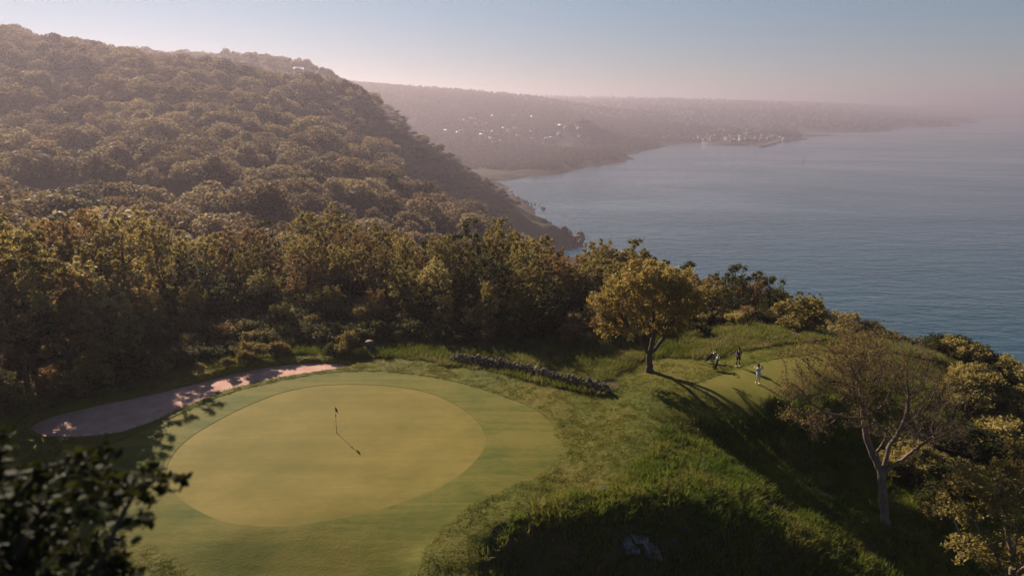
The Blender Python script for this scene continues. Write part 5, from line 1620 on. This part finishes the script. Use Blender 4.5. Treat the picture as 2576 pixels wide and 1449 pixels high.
    for sg in (-1, 1):
        e_ = rock_mesh(1, 1, 0); e_.materials.append(m_hair)
        obj("eye", e_, t, tuple(hd + fc * .092 + sd * sg * .033 + [0, 0, .012]), None, .011)
        skin("ear", [(*(hd + sd * sg * .088 + [0, 0, -.02]), .012, .02), (*(hd + sd * sg * .094 + [0, 0, .015]), .012, .022)], [(0, 1)], m_skin, t, 1)
    mo = rock_mesh(2, 1, 0); mo.materials.append(simple("lips", (0.25, .10, .08), .6))
    obj("mouth", mo, t, tuple(hd + fc * .09 + [0, 0, -.05]), None, (.026, .012, .008))
    return t
q = on_ground(1905.5, 964.5)
J = dict(pelvis=(.02, 0, .93), waist=(.02, .01, 1.10), chest=(.01, .02, 1.30), neck=(0, .01, 1.49), chin=(-.01, -.01, 1.56), head=(-.02, -.01, 1.64), crown=(-.02, 0, 1.71),
         hipL=(.115, 0, .90), kneeL=(.135, -.03, .49), calfL=(.135, .0, .36), ankleL=(.13, 0, .09), toeL=(.17, -.16, .04),
         hipR=(-.085, 0, .90), kneeR=(-.03, -.10, .50), calfR=(-.07, -.01, .40), ankleR=(-.13, .08, .18), toeR=(-.13, -.04, .045),
         shL=(.195, .04, 1.42), elL=(.36, -.10, 1.41), wrL=(.24, -.13, 1.59), handL=(.20, -.11, 1.64), shR=(-.18, .0, 1.41), elR=(.02, -.22, 1.40), wrR=(.17, -.15, 1.57), handR=(.19, -.11, 1.62), face=(-.5, -.86, 0))
person("person", "golfer in light blue shirt and pale shorts finishing a swing on the tee", q, 0, J, dict(shirt=m_lblue, shorts=m_lshort))
cl = thing("golf_club", "golf club swung behind the head of the golfer in light blue", "golf club", (q[0] + .19, q[1] - .12, q[2] + 1.60))
obj("shaft", mesh_np("shaft", *tube_between((0, 0, 0), (-.62, .42, -.16), .008, .006), m_steel), cl)
obj("grip", mesh_np("grip", *tube_between((.06, -.04, .02), (-.14, .09, -.03), .014), m_black), cl)
hm = rock_mesh(9, 2, .05); hm.materials.append(m_black)
obj("club_head", hm, cl, (-.66, .45, -.18), None, (.07, .05, .04))
q = on_ground(1856, 921.5)
J = dict(pelvis=(0, 0, .95), waist=(0, 0, 1.12), chest=(0, .01, 1.32), neck=(0, .0, 1.50), chin=(0, -.01, 1.57), head=(0, -.01, 1.66), crown=(0, 0, 1.73),
         hipL=(.10, 0, .92), kneeL=(.13, -.02, .50), calfL=(.13, .02, .38), ankleL=(.14, .02, .09), toeL=(.19, -.13, .04), hipR=(-.10, 0, .92), kneeR=(-.13, -.02, .50), calfR=(-.13, .02, .38), ankleR=(-.14, .02, .09), toeR=(-.20, -.13, .04),
         shL=(.19, .01, 1.43), elL=(.24, -.04, 1.16), wrL=(.09, -.20, 1.08), handL=(.03, -.23, 1.09), shR=(-.19, .01, 1.43), elR=(-.25, -.04, 1.16), wrR=(-.09, -.20, 1.06), handR=(-.03, -.22, 1.06), face=(0, -1, 0))
person("person", "person in dark vest, dark shorts and leggings standing with hands together", q, .1, J, dict(shirt=m_vest, shorts=m_vest, legging=m_black, sleeve=m_sleeve))
# ---- trolleys with bags
def trolley(u, v, rz, lab, lab_bag, accent):
    q = on_ground(u, v)
    t = thing("golf_trolley", lab, "golf trolley", q, rz, "golf trolleys on the tee")
    obj("frame", mesh_np("frame", *join([tube_between((0, -.35, .12), (0, .30, .55), .018), tube_between((0, .30, .55), (0, .62, 1.02), .016), tube_between((0, .05, .36), (-.34, .22, .16), .014), tube_between((0, .05, .36), (.34, .22, .16), .014), tube_between((0, -.35, .12), (0, -.45, .13), .014)]), m_black), t)
    for x, y, r in ((-.36, .22, .15), (.36, .22, .15), (0, -.46, .12)):
        w = obj("wheel", mesh_np("wheel", *torus((x, y, r + .005), (1, 0, 0), r - .025, .025), m_rub), t)
        obj("rim", mesh_np("rim", *join([tube_between((x - .02, y, r + .005), (x + .02, y, r + .005), .03)] + [tube_between((x, y, r + .005), (x, y + math.cos(a) * (r - .03), r + .005 + math.sin(a) * (r - .03)), .008, n=4) for a in np.arange(5) * 1.2566]), accent), w)
    obj("handle", mesh_np("handle", *join([tube_between((-.16, .64, 1.03), (.16, .64, 1.03), .018), tube_between((0, .60, 1.0), (0, .70, 1.08), .02)]), m_black), t)
    bpos = Matrix.Rotation(rz, 3, 'Z') @ Vector((0, -.34, .20))
    g_ = thing("golf_bag", lab_bag, "golf bag", (q[0] + bpos.x, q[1] + bpos.y, q[2] + bpos.z), rz, "golf bags on the trolleys")
    dv = np.array([0, .52, .66]); dv /= np.linalg.norm(dv)
    obj("body", mesh_np("body", *tube_between((0, 0, 0), tuple(dv * .88), .13, .145, 14), m_black), g_)
    obj("pocket", mesh_np("pocket", *tube_between(tuple(dv * .12 + np.array([0, -.07, .08])), tuple(dv * .55 + np.array([0, -.07, .08])), .09, .08, 10), m_black), g_)
    obj("top_collar", mesh_np("top_collar", *torus(tuple(dv * .88), dv, .14, .022), accent), g_)
    random.seed(int(u))
    for k in range(8):
        a = k * .785; o_ = np.array([math.cos(a) * .09, math.sin(a) * .06, math.sin(a) * -.05])
        tp = dv * (1.02 + random.uniform(0, .2)) + o_ * 1.5
        c = obj("club", mesh_np("club", *tube_between(tuple(dv * .8 + o_), tuple(tp), .008, .007, 5), m_steel), g_)
        h_ = rock_mesh(k, 1, .1); h_.materials.append(m_black if k % 3 else m_white)
        obj("club_head", h_, c, tuple(tp + dv * .03), None, (.05, .035, .045) if k % 2 else (.06, .055, .06))
    return t
trolley(1801.5, 928, -.55, "nearer black golf trolley parked on the mown grass by the tee", "black golf bag with club heads on the nearer trolley", m_white)
trolley(1786, 911.5, -1.7, "farther black golf trolley beside the long grass", "black golf bag on the farther trolley beside the long grass", m_steel)
